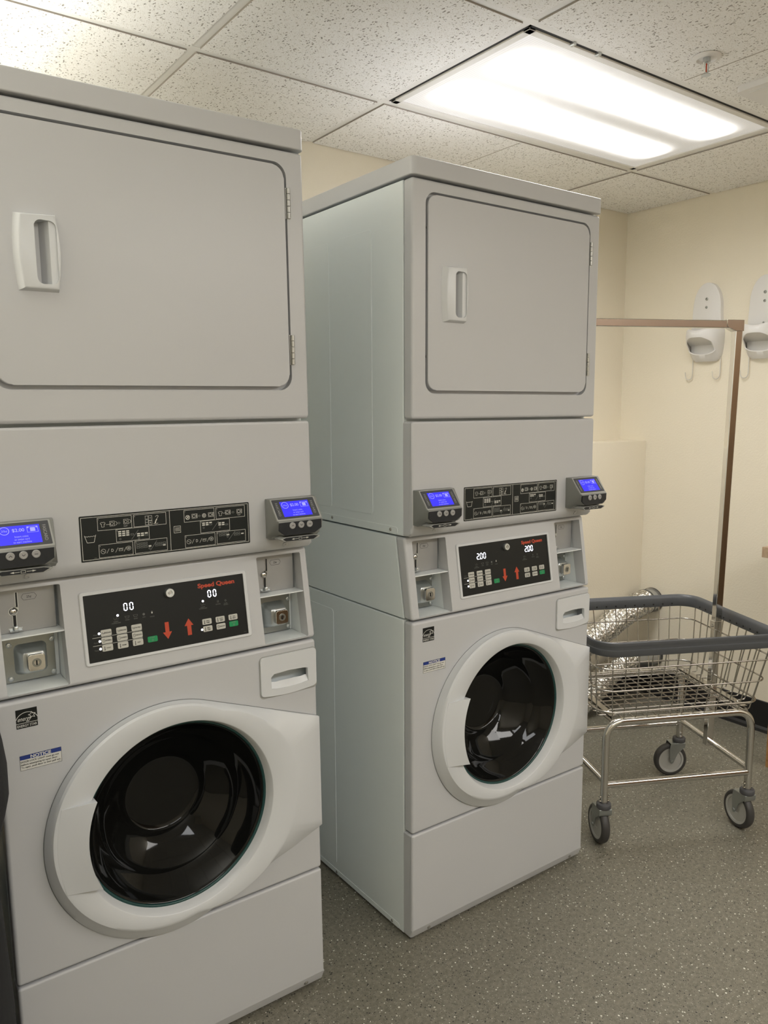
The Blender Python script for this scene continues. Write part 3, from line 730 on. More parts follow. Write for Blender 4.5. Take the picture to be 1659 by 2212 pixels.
def panel_print(pan):
    # grey and green keys
    def key(x0, x1, z0, z1, mat, name='key'):
        return link(name, plate(CP, rrect(x0, x1, cs(z0), cs(z1), .0022, 3), .0006, .0014, .0003, 1), M[mat], pan)
    tx = Sheet(CP, .0018)
    def lab(x, z, t, icon='therm', two=None):
        if icon == 'therm': tx.line(x - .0056, cs(z - .0035), x - .0056, cs(z + .0035), .0011); tx.circ(x - .0056, cs(z - .0032), .0011, 8)
        elif icon == 'tub': tx.path([(x - .0082, cs(z + .0022)), (x - .0072, cs(z - .0018)), (x - .0040, cs(z - .0018)), (x - .0030, cs(z + .0022))], .0005); tx.line(x - .0066, cs(z + .001), x - .0045, cs(z - .0005), .0005)
        elif icon == 'shirt': tx.frame(x - .0078, x - .0046, cs(z - .0028), cs(z + .0026), .0005)
        off = .0028 if icon != 'therm' else .0020
        if two: tx.text(t, x + off, cs(z + .0018), .0024, bold=.02); tx.text(two, x + off, cs(z - .0020), .0024, bold=.02)
        else: tx.text(t, x + off, cs(z), .0025, width=min(.0120, .0021 * len(t)), bold=.02)
    xs = (.2012, .2318, .2621); rows = ((.9697, .9822), (.9547, .9672), (.9397, .9524))
    names = ((('REGULAR', 'tub'), ('DELUXE', 'tub'), ('ULTRA', 'tub')), (('NORMAL', 'shirt'), ('SYNTHETIC', 'shirt'), ('DELICATE', 'shirt')), (('COLD', 'therm'), ('WARM', 'therm'), ('HOT', 'therm')))
    for r, (z0, z1) in enumerate(rows):
        for c, x in enumerate(xs):
            key(x, x + .0212, z0, z1, 'button'); lab(x + .0106, (z0 + z1) / 2, *names[r][c])
    for c, x in enumerate((.4126, .4430, .4730)):
        key(x, x + .0210, .9568, .9690, 'button')
    lab(.4231, .9629, 'HIGH', 'therm', 'TEMP'); lab(.4535, .9629, 'LOW', 'therm', 'TEMP'); lab(.4835, .9629, 'NO', 'therm', 'HEAT')
    for x, t, i, t2 in ((.4130, 'MED', 'therm', 'TEMP'), (.4434, 'DELICATE', 'shirt', None)):
        key(x, x + .0209, .9418, .9537, 'button'); lab(x + .0105, .9478, t, i, t2)
    key(.2927, .3134, .9412, .9530, 'button_green', 'start_key'); key(.4732, .4942, .9426, .9543, 'button_green', 'start_key')
    tx.merge(pan, M['print_black'])
    for x, z in ((.3030, .9505), (.4837, .9520)):
        gs = Sheet(CP, .0018); gs.text('START', x, cs(z), .0022, .0095, bold=.01); gs.ring(x, cs(z - .0055), .0018, .0005, 6)
        gs.merge(pan, M['print_grey'])
    rd = Sheet(CP, .0011)
    rd.text('Speed Queen', .4527, cs(1.0402), .0092, .0845, bold=.036)
    rd.done('brand_lettering', M['print_red'], pan); rd = Sheet(CP, .0011)
    rd.poly([(.3312, cs(.9763)), (.3312, cs(.9560)), (.3256, cs(.9560)), (.3354, cs(.9415)), (.3450, cs(.9560)), (.3396, cs(.9560)), (.3396, cs(.9763))])
    rd.done('down_arrow', M['print_red'], pan); rd = Sheet(CP, .0011)
    rd.poly([(.3828, cs(.9762)), (.3728, cs(.9613)), (.3784, cs(.9613)), (.3784, cs(.9413)), (.3873, cs(.9413)), (.3873, cs(.9613)), (.3924, cs(.9613))])
    rd.done('up_arrow', M['print_red'], pan)
    dm = Sheet(CP, .0011)
    def ind(x, z, icon, *lines):
        if icon == 'tub': dm.path([(x - .0045, cs(z + .0022)), (x - .0030, cs(z - .0022)), (x + .0030, cs(z - .0022)), (x + .0045, cs(z + .0022))], .0006); dm.line(x - .0042, cs(z + .0016), x + .0042, cs(z + .0016), .0005)
        elif icon == 'coin': dm.path([(x - .004, cs(z + .0022)), (x - .003, cs(z - .002)), (x + .000, cs(z - .002)), (x + .001, cs(z + .0022))], .0005); dm.line(x + .0015, cs(z - .001), x + .006, cs(z - .001), .0005); dm.line(x + .001, cs(z + .0008), x + .003, cs(z + .003), .0005)
        elif icon == 'spiral': dm.circ(x, cs(z), .0026, 12)
        elif icon == 'heat':
            for q in (-.0012, .0012): dm.line(x + q, cs(z - .0025), x + q, cs(z + .0025), .0008)
        elif icon == 'ring': dm.ring(x, cs(z), .0018, .0008, 6)
        for i, t in enumerate(lines): dm.text(t, x, cs(z - .0058 - .0030 * i), .0022, bold=.01)
    ind(.2335, 1.0000, 'coin', 'INSERT', 'COINS/CARD'); ind(.2560, 1.0000, 'tub', 'WASH'); ind(.2730, 1.0000, 'tub', 'RINSE'); ind(.2900, 1.0000, 'spiral', 'SPIN'); ind(.3072, .9985, 'none', 'DOOR')
    ind(.4175, 1.0005, 'coin', 'INSERT', 'COINS/CARD'); ind(.4525, 1.0015, 'heat', 'DRYING'); ind(.4700, 1.0010, 'ring', 'COOL', 'DOWN')
    for x, z, t in ((.1905, .9745, 'Wash'), (.1905, .9592, 'Cycle'), (.1905, .9442, 'Temp')): dm.text(t, x, cs(z), .0026)
    dm.text('A3014', .5085, cs(.9265), .0015)
    dm.merge(pan, M['print_dim'])
    ln = Sheet(CP, .0011); ln.line(.1843, cs(.9688), .2832, cs(.9690), .0007); ln.line(.1843, cs(.9532), .2833, cs(.9536), .0007)
    ln.rect(.3058, .3086, cs(.9990), cs(1.0018)); ln.ring(.3072, cs(1.0022), .0012, .0005, 8, 0, 180)
    ln.merge(pan, M['print_white'])
    # round key switch
    P = lambda d: CP(.3468, cs(1.0352), d); ax = Vector(P(1)) - Vector(P(0))
    bm = bmesh.new(); add_lathe(bm, [(.0100, .0005), (.0096, .008), (.0088, .0095), (.0050, .0095), (.0050, .0070), (0, .0070)], P(0), ax, 28); ks = link('key_switch', bm, M['zinc'], pan)
    bm = bmesh.new(); add_lathe(bm, [(.0030, .0068), (.0030, .0092), (0, .0092)], P(0), ax, 18); link('key_core', bm, M['screw'], pan)

def coin_bay(root, x0):
    x1 = x0 + .1115; zb, zt, zm = .8895, 1.0835, .9935; yb = .086
    bay = bmesh.new(); th = .0009
    def yf(z): return max(0, (z - Z0C) * math.tan(CA)) + .0015
    # open sheet-metal liner: back, sides, top, bottom, shelf
    def quad(a, b, c, d):
        bay.faces.new([bay.verts.new(p) for p in (a, b, c, d)])
    e = .0005
    quad((x0 - e, yb, zb - e), (x1 + e, yb, zb - e), (x1 + e, yb, zt + e), (x0 - e, yb, zt + e))
    for x in (x0 - e, x1 + e): quad((x, yf(zb), zb - e), (x, yb, zb - e), (x, yb, zt + e), (x, yf(zt), zt + e))
    quad((x0, yf(zb), zb - e), (x1, yf(zb), zb - e), (x1, yb, zb - e), (x0, yb, zb - e))
    quad((x0, yf(zt), zt + e), (x1, yf(zt), zt + e), (x1, yb, zt + e), (x0, yb, zt + e))
    add_box(bay, x0, x1, yf(zm) + .001, yb, zm - .0012, zm + .0012)
    # side gusset fold on the right
    add_prism(bay, [(x1 - .0005, .9935), (x1 - .0005, .8895), (x1 - .016, .8895), (x1 - .013, .9935)], lambda x, z: (x, yb - .003, z), lambda x, z: (x, yb, z))
    b = link('coin_bay', bay, M['liner'], root, smooth=False)
    # upper plate with the coin slot
    yp = .056
    pl = link('coin_slot_plate', box(x0 + .004, x1 - .006, yp, yp + .002, zm + .0015, zt - .003, r=.0006, seg=1), M['grey_plate'], b, smooth=False)
    PP = front_plane(yp)
    sx = x0 + .0365
    s1 = Sheet(PP, .0004); s1.rect(sx - .003, sx + .003, 1.044, 1.0735); s1.circ(sx - .0075, 1.0365, .0085, 20); s1.poly([(sx - .007, 1.044), (sx - .003, 1.046), (sx + .003, 1.044), (sx + .003, 1.038), (sx - .004, 1.0345)]); s1.rect(sx - .0095, sx - .0015, 1.001, 1.029); s1.poly([(sx - .018, 1.0045), (sx + .008, 1.0045), (sx + .006, .9995), (sx - .014, .9995)])
    s1.done('coin_slot_rim', M['zinc'], b)
    s2 = Sheet(PP, .0008); s2.rect(sx - .0015, sx + .0015, 1.045, 1.0730); s2.circ(sx - .0075, 1.0365, .0066, 20); s2.rect(sx - .0080, sx - .0030, 1.003, 1.0290)
    s2.done('coin_slot', M['dark'], b)
    bm = bmesh.new(); add_lathe(bm, [(.0062, 0), (.0058, .002), (.0035, .0035), (0, .004)], (sx - .0075, yp - .0006, 1.0365), (0, -1, 0), 18); link('coin_return', bm, M['chrome'], b)
    bm = bmesh.new(); add_box(bm, sx - .0165, sx + .0065, yp - .010, yp, .9985, 1.0005, r=.0008, seg=1); add_box(bm, sx - .009, sx - .001, yp - .009, yp, .9975, 1.0085, r=.002, seg=2); link('coin_cup', bm, M['zinc'], b)
    s3 = Sheet(PP, .0005); cx, cz = x0 + .0590, 1.0622; s3.path([(cx - .014, cz), (cx - .010, cz + .006), (cx + .010, cz + .006), (cx + .014, cz), (cx + .010, cz - .006), (cx - .010, cz - .006), (cx - .014, cz)], .0005); s3.text('25¢', cx, cz, .0046); s3.done('price_mark', M['print_black'], b)
    # lower bay: steel plate, domed vault front and lock
    yq = .0745
    link('vault_plate', box(x0 + .0075, x1 - .0085, yq, yq + .002, zb + .002, zm - .003, r=.0005, seg=1), M['steel_plate'], b, smooth=False)
    cx, cz = x0 + .0575, .9355
    bm = bmesh.new(); rings = []
    for w, h, y, r in ((.0300, .0305, yq, .010), (.0285, .0290, yq - .003, .011), (.0270, .0270, yq - .009, .011), (.0215, .0215, yq - .031, .009), (.0195, .0195, yq - .033, .008)):
        rings.append([bm.verts.new((x, y, z)) for x, z in rrect(cx - w, cx + w, cz - h, cz + h, r, 5)])
    n = len(rings[0])
    for a, c in zip(rings, rings[1:]):
        for i in range(n): bm.faces.new([a[i], a[(i + 1) % n], c[(i + 1) % n], c[i]])
    bm.faces.new(rings[-1]); link('vault_dome', bm, M['zinc'], b, ang=40)
    lx, lz = cx + .0020, cz + .0015
    bm = bmesh.new(); add_prism(bm, rrect(lx - .0158, lx + .0158, lz - .0160, lz + .0160, .006, 4), lambda x, z: (x, yq - .032, z), lambda x, z: (x, yq - .046, z), .002, 2); link('vault_lock', bm, M['chrome'], b, wn=True)
    bm = bmesh.new(); add_lathe(bm, [(.0085, 0), (.0085, .0008), (.0050, .0008), (.0046, -.0004), (0, -.0004)], (lx, yq - .0460, lz), (0, -1, 0), 24); link('lock_core', bm, M['steel_plate'], b)
    s4 = Sheet(front_plane(yq - .046), .0012); s4.rect(lx - .0012, lx + .0012, lz - .005, lz + .005); s4.done('key_hole', M['dark'], b)
    for x, z in ((x0 + .0195, .9668), (x0 + .0985, .9668), (x0 + .0985, .8995), (x0 + .0195, .8995)): screw(b, (x, yq - .0002, z), (0, -1, 0), .0052, 'screw', 'zinc')

def washer_door(root):
    NS = 144; C = (.337, .5617); d = .031
    def circ_exit(c, r, th):
        dx, dz = math.cos(th), math.sin(th); ox, oz = C[0] - c[0], C[1] - c[1]
        b = ox * dx + oz * dz; cc = ox * ox + oz * oz - r * r; return -b + math.sqrt(b * b - cc)
    # base outline: hull of the circle and the hinge-side edge
    bc, br = (.319, .5555), .2545
    hp = [(bc[0] + br * math.cos(2 * PI * i / 240), bc[1] + br * math.sin(2 * PI * i / 240)) for i in range(240)] + [(.6825, .6925), (.6825, .4215)]
    hp = sorted(set(hp))
    def half(pts):
        h = []
        for p in pts:
            while len(h) >= 2 and (h[-1][0] - h[-2][0]) * (p[1] - h[-2][1]) - (h[-1][1] - h[-2][1]) * (p[0] - h[-2][0]) <= 0: h.pop()
            h.append(p)
        return h
    lo = half(hp); up = half(hp[::-1]); hull = lo[:-1] + up[:-1]
    def hull_exit(th):
        dx, dz = math.cos(th), math.sin(th); best = None
        for (ax, az), (bx, bz) in zip(hull, hull[1:] + hull[:1]):
            ex, ez = bx - ax, bz - az; den = dx * ez - dz * ex
            if abs(den) < 1e-12: continue
            t = ((ax - C[0]) * ez - (az - C[1]) * ex) / den; u = ((ax - C[0]) * dz - (az - C[1]) * dx) / den
            if t > 0 and -1e-6 <= u <= 1 + 1e-6: best = t if best is None else max(best, t)
        return best
    # angles, with the two hinge corners hit exactly
    ths = [2 * PI * i / NS for i in range(NS)]
    for cx, cz in ((.6825, .6925), (.6825, .4215)):
        a = math.atan2(cz - C[1], cx - C[0]) % (2 * PI); k = min(range(NS), key=lambda i: abs(ths[i] - a)); ths[k] = a
    bm = bmesh.new(); rings = []
    def ring(f): rings.append([bm.verts.new(f(th)) for th in ths])
    def pt(th, r, y): return (C[0] + r * math.cos(th), y, C[1] + r * math.sin(th))
    def rf(th): 
        return max(circ_exit((.313, .570), .2375, th), circ_exit((.389, .5565), .2225, th))
    def wgt(th):
        g = hull_exit(th) - rf(th); t = min(1, max(0, (g - .018) / .035)); return t * t * (3 - 2 * t)
    ring(lambda th: pt(th, .2005, -.0075))
    ring(lambda th: pt(th, .2030, -.0130))
    ring(lambda th: pt(th, .2078, -d + .0015))
    ring(lambda th: pt(th, .2098, -d))
    ring(lambda th: pt(th, rf(th) - .006, -d))
    def o1(th):
        w = wgt(th); return pt(th, rf(th) - .0008, -d + .0012 * (1 - w))
    ring(o1)
    def o2(th):
        w = wgt(th); r = rf(th) + .003 * (1 - w) + .002 * w; return pt(th, r, -d + .006 * (1 - w) + .0006 * w)
    ring(o2)
    def o3(th):
        w = wgt(th); h = hull_exit(th); r = (rf(th) + (h - rf(th)) * .55) * (1 - w) + (h - .0015) * w; y = -.0155 * (1 - w) + -.0098 * w; return pt(th, min(r, h), y)
    ring(o3)
    ring(lambda th: pt(th, hull_exit(th), -.0035 * (1 - wgt(th)) - .0085 * wgt(th)))
    ring(lambda th: pt(th, hull_exit(th), .0005))
    n = len(ths)
    for a, b in zip(rings, rings[1:]):
        for i in range(n): bm.faces.new([a[i], a[(i + 1) % n], b[(i + 1) % n], b[i]])
    door = link('washer_door', bm, M['white_plastic'], root, ang=38)
    # grey ring painted as the shade in the seam round the rim
    bm = bmesh.new(); A = [bm.verts.new(pt(th, hull_exit(th) - .004, -.0004)) for th in ths]; B = [bm.verts.new(pt(th, min(hull_exit(th) + .0013, (.6828 - C[0]) / math.cos(th) if abs(th if th < PI else th - 2 * PI) < .35 else 9), -.0004)) for th in ths]
    for i in range(n): bm.faces.new([A[i], A[(i + 1) % n], B[(i + 1) % n], B[i]])
    link('door_seam_shade', bm, M['seam_shade'], door, smooth=False)
    # teal glass edge, dark bowl
    bm = bmesh.new(); add_lathe(bm, [(.2012, .0062), (.2006, .0086), (.1985, .0092), (.1965, .0080), (.1950, .0050), (.1950, .0)], (C[0], 0, C[1]), (0, -1, 0), 96); link('glass_edge', bm, M['teal'], door, ang=60)
    bm = bmesh.new(); add_lathe(bm, [(.1956, .0050), (.1945, .0062), (.1925, .0050), (.1900, .0010), (.1850, -.0080), (.1760, -.0200), (.1650, -.0320), (.1560, -.0400), (.1530, -.0440), (.1500, -.0500), (.1400, -.0600), (.1290, -.0700), (.1180, -.0790), (.1080, -.0865), (.0990, -.0930), (.0930, -.0985), (.0890, -.1040), (.0850, -.1085), (.0800, -.1110), (.0740, -.1118), (.0600, -.1120), (.03, -.1122), (0, -.1123)], (C[0], 0, C[1]), (0, -1, 0), 96)
    link('door_glass', bm, M['door_glass'], door, ang=75)
    # pull handle: a wedge from the rim to the glass on the left
    bm = bmesh.new(); nz = 16; top, bot = [], []
    for i in range(nz + 1):
        t = i / nz; z = .4800 + (.6565 - .4800) * t
        xl = .0958 - .0125 * math.sin(PI * t); xr = C[0] - math.sqrt(.1985 ** 2 - (z - .5690) ** 2) 
        top.append([bm.verts.new((xl + (xr - xl) * k / 4, -d - .0003 - (.0155 * (k / 4) ** 1.2), z + .003 * (k / 4) * (1 if t > .5 else -1) * abs(2 * t - 1))) for k in range(5)])
        bot.append([bm.verts.new((xl + (xr - xl) * k / 4, -.012 if k > 1 else -d + .002, z)) for k in range(5)])
    for g, rev in ((top, 0), (bot, 1)):
        for i in range(nz):
            for k in range(4): bm.faces.new([g[i][k], g[i][k + 1], g[i + 1][k + 1], g[i + 1][k]])
    for i in range(nz):
        for k in (0, 4): bm.faces.new([top[i][k], top[i + 1][k], bot[i + 1][k], bot[i][k]])
    for i in (0, nz):
        for k in range(4): bm.faces.new([top[i][k], top[i][k + 1], bot[i][k + 1], bot[i][k]])
    bmesh.ops.recalc_face_normals(bm, faces=bm.faces[:])
    link('door_handle', bm, M['white_plastic'], door, ang=30)

def stickers(root):
    # black energy label
    x0, x1, z0, z1 = .0340, .0716, .8240, .8608
    st = link('energy_sticker', box(x0, x1, -.0004, .0008, z0, z1), M['black'], root, smooth=False)
    s = Sheet(FP, .0007); s.line(x0, .8338, x1, .8338, .0009); cx = (x0 + x1) / 2
    s.ring(cx, .8338, .0205, .0010, 24, 22, 158)
    s.text('energy', cx - .0035, .8425, .0088, .0235, shear=.35)
    sx, sz, R = cx + .0095, .8470, .0068
    pts = []
    for i in range(10): a = math.radians(90 + 36 * i + 8); r = R if i % 2 == 0 else R * .42; pts.append((sx + r * math.cos(a), sz + r * math.sin(a)))
    s.path(pts, .0009, True)
    s.text('ENERGY STAR', cx, .8288, .0050, .0345, bold=.01)
    s.done('sticker_print', M['sticker'], st)
    # notice label
    x0, x1, z0, z1 = .0352, .1098, .7412, .7708
    st = link('notice_sticker', box(x0, x1, -.0004, .0008, z0, z1), M['sticker'], root, smooth=False)
    s = Sheet(FP, .0007); s.rect(x0 + .0006, x1 - .0006, .7622, z1 - .0005); s.done('blue_band', M['print_blue'], st)
    s = Sheet(FP, .0010); s.text('NOTICE', (x0 + x1) / 2, .7663, .0062, .0370, bold=.035); s.done('band_lettering', M['sticker'], st)
    s = Sheet(FP, .0008)
    for i, (t, w) in enumerate((('DOOR LOCK LIGHT must go out', .068), ('before attempting to open door.', .066), ('To open, push door in then pull out.', .071))): s.text(t, x0 + .0015, .7583 - i * .0055, .0036, w, center=False, bold=.012)
    s.frame(x0 + .0003, x1 - .0003, z0 + .0003, z1 - .0003, .0005); s.text('A3102', x1 - .006, z0 + .0018, .0012)
    s.done('notice_lettering', M['print_black'], st)

def card_reader(root, x0):
    """swipe-card pay terminal: x0 is its left side"""
    w = .1215; x1 = x0 + w
    SA = math.atan2(.0334, .0424); SP = tilt_plane(-.0548, 1.1735, SA, x0)   # slanted screen face, s up the slope
    r = empty('card_reader'); r.parent = root
    # housing: side profile, sides flare in towards the front
    prof = [(.0005, 1.2180), (-.0190, 1.2180), (-.0215, 1.2165), (-.0550, 1.1745), (-.0590, 1.1710), (-.0600, 1.1530), (-.0590, 1.1440), (-.0560, 1.1405), (-.0340, 1.1400), (-.0300, 1.1360), (-.0250, 1.1310), (-.0150, 1.1280), (.0005, 1.1300)]
    bm = bmesh.new()
    def inset(y): return .0105 * min(1, max(0, -y / .06)) 
    def low(y, z): return max(0, (1.155 - z)) * .9 if y < -.03 else 0
    A = [bm.verts.new((x0 + inset(y) * .25 + low(y, z), y, z)) for y, z in prof]; B = [bm.verts.new((x1 - inset(y) * .9 - low(y, z), y, z)) for y, z in prof]
    bm.faces.new(A); bm.faces.new(B[::-1]); n = len(A)
    for i in range(n): bm.faces.new([A[i], B[i], B[(i + 1) % n], A[(i + 1) % n]])
    bmesh.ops.recalc_face_normals(bm, faces=bm.faces[:])
    bmesh.ops.bevel(bm, geom=[e for e in bm.edges if abs(e.verts[0].co.x - e.verts[1].co.x) < .02], offset=.0022, segments=2, profile=.5, affect='EDGES')
    link('housing', bm, M['reader'], r, ang=35)
    # trim and dark face of the screen
    L, R_, B_, T_ = .0040, .1080, .0035, .0535
    bm = bmesh.new(); add_plate(bm, SP, rrect(.0015, .1115, -.0005, .0560, .002, 2), -.003, .0012, .0006, 1); link('screen_trim', bm, M['reader_light'], r, wn=True)
    bm = bmesh.new(); add_plate(bm, SP, rrect(L, R_, B_, T_, .0015, 2), 0, .0016); link('screen_face', bm, M['reader_face'], r, smooth=False)
    sx0, sx1, s0, s1 = .0215, .0915, .0085, .0470
    bm = bmesh.new(); add_plate(bm, SP, [(sx0, s0), (sx1, s0), (sx1, s1), (sx0, s1)], 0, .0019); link('screen', bm, M['screen'], r, smooth=False)
    s = Sheet(SP, .0023)
    s.ring(sx0 + .0105, s0 + .0290, .0078, .0011, 24); s.text('25¢', sx0 + .0105, s0 + .0290, .0040, .0100)
    s.text('$2.00', sx0 + .0335, s0 + .0290, .0068, .0205, bold=.01)
    s.frame(sx0 + .0485, sx0 + .0665, s0 + .0225, s0 + .0345, .0007); s.rect(sx0 + .0535, sx0 + .0620, s0 + .0245, s0 + .0325); s.rect(sx0 + .0490, sx0 + .0515, s0 + .0315, s0 + .0340); s.rect(sx0 + .0635, sx0 + .0660, s0 + .0315, s0 + .0340)
    for i, t in enumerate(('Insert coins', 'or swipe card', 'to start machine')): s.text(t, sx0 + .0370, s0 + .0155 - i * .0058, .0040, .0019 * len(t))
    s.done('screen_print', M['screen_ink'], r)
    s = Sheet(SP, .0019)
    for x in (.0125, .0995): s.text('FASCARD', x, .0280, .0058, .0330, rot=-90, shear=-.15)
    s.done('face_lettering', M['key_grey'], r)
    # dark button panel with three round keys
    FPn = lambda x, z, d: (x0 + x, -.0600 - d, z)
    bm = bmesh.new(); add_plate(bm, FPn, [(.0035, 1.1700), (.0025, 1.1530), (.0160, 1.1418), (.0900, 1.1418), (.1075, 1.1520), (.1080, 1.1710)], -.004, .0006, .0004, 1); link('button_panel', bm, M['reader_dark'], r, smooth=False)
    marks = Sheet(FPn, .0034)
    for i, x in enumerate((.0345, .0560, .0770)):
        bm = bmesh.new(); add_lathe(bm, [(.0074, 0), (.0072, .0018), (.0062, .0026), (0, .0022)], FPn(x, 1.1625, .0004), (0, -1, 0), 24); link('button', bm, M['key_grey'], r)
        z = 1.1625
        if i == 0: marks.path([(x - .0028, z - .0014), (x, z + .0014), (x + .0028, z - .0014)], .0009)
        elif i == 1: marks.path([(x - .0028, z + .0014), (x, z - .0014), (x + .0028, z + .0014)], .0009)
        else: marks.line(x - .003, z, x + .003, z, .0010)
    marks.done('button_marks', M['print_black'], r)
    # swipe tray under the body
    tray = [(.0050, 1.1340), (.0160, 1.1280), (.0880, 1.1268), (.1000, 1.1300), (.1050, 1.1345), (.0900, 1.1372), (.0180, 1.1378)]
    TP = lambda x, z, d: (x0 + x, -.0560 - d, z)
    bm = bmesh.new(); add_plate(bm, TP, tray, -.045, .0030, .0012, 2); link('swipe_tray', bm, M['reader_light'], r, wn=True)
    inn = [(.0110, 1.1340), (.0185, 1.1292), (.0870, 1.1280), (.0990, 1.1340), (.0890, 1.1362), (.0190, 1.1366)]
    bm = bmesh.new(); add_plate(bm, TP, inn, .002, .0034); link('swipe_face', bm, M['reader_dark'], r, smooth=False)
    s = Sheet(TP, .0038); cz = 1.1326
    s.frame(.0500, .0575, cz - .0020, cz + .0020, .0006); s.poly([(.0320, cz), (.0385, cz + .0018), (.0385, cz - .0018)]); s.line(.0385, cz, .0480, cz, .0008); s.poly([(.0755, cz), (.0690, cz - .0018), (.0690, cz + .0018)]); s.line(.0595, cz, .0690, cz, .0008)
    s.done('swipe_arrows', M['print_white'], r)
    return r

def children(o): return [c for c in bpy.data.objects if c.parent == o]
def dup(o, parent=None):
    c = o.copy(); COL.objects.link(c); c.parent = parent
    for ch in children(o): dup(ch, c)
    return c

right = machine()
left = dup(right)
left.location = (-.95045, .01931, .0010); left.rotation_euler = (-.00781, -.00728, -.0126)
tag(right, 'freestanding white stacked washer and dryer next to the wire cart, displays reading 2.00', 'laundry machine', 'stacked laundry machines')
tag(left, 'nearest white stacked washer and dryer at left, displays reading 00', 'laundry machine', 'stacked laundry machines')
# readings shown on the two control panels
pan_r = [c for c in children(right) if c.name.startswith('control_panel')][0]
pan_l = [c for c in children(left) if c.name.startswith('control_panel')][0]
def leds(P, spots, pan):
    s = Sheet(P, .0012)
    for x, z in spots: s.circ(x, cs(z), .0024, 14)
    return s.done('indicator_light', M['led'], pan)
number(CP, '00', .2518, cs(1.0134), .0062, .0140, .0017, .0120, 'display_digits', pan_l)
number(CP, '00', .4318, cs(1.0136), .0060, .0142, .0019, .0122, 'display_digits', pan_l)
for sp in ((.2376, 1.0059), (.1980, .9762), (.1980, .9610), (.1979, .9459), (.4186, 1.0071), (.4105, .9475)): leds(CP, [sp], pan_l)
number(CP, '2.00', .2385, cs(1.0130), .0072, .0150, .0020, .0122, 'display_digits', pan_r)
number(CP, '2.00', .4230, cs(1.0135), .0072, .0150, .0020, .0118, 'display_digits', pan_r)
for sp in ((.1980, .9610), (.1979, .9459)): leds(CP, [sp], pan_r)

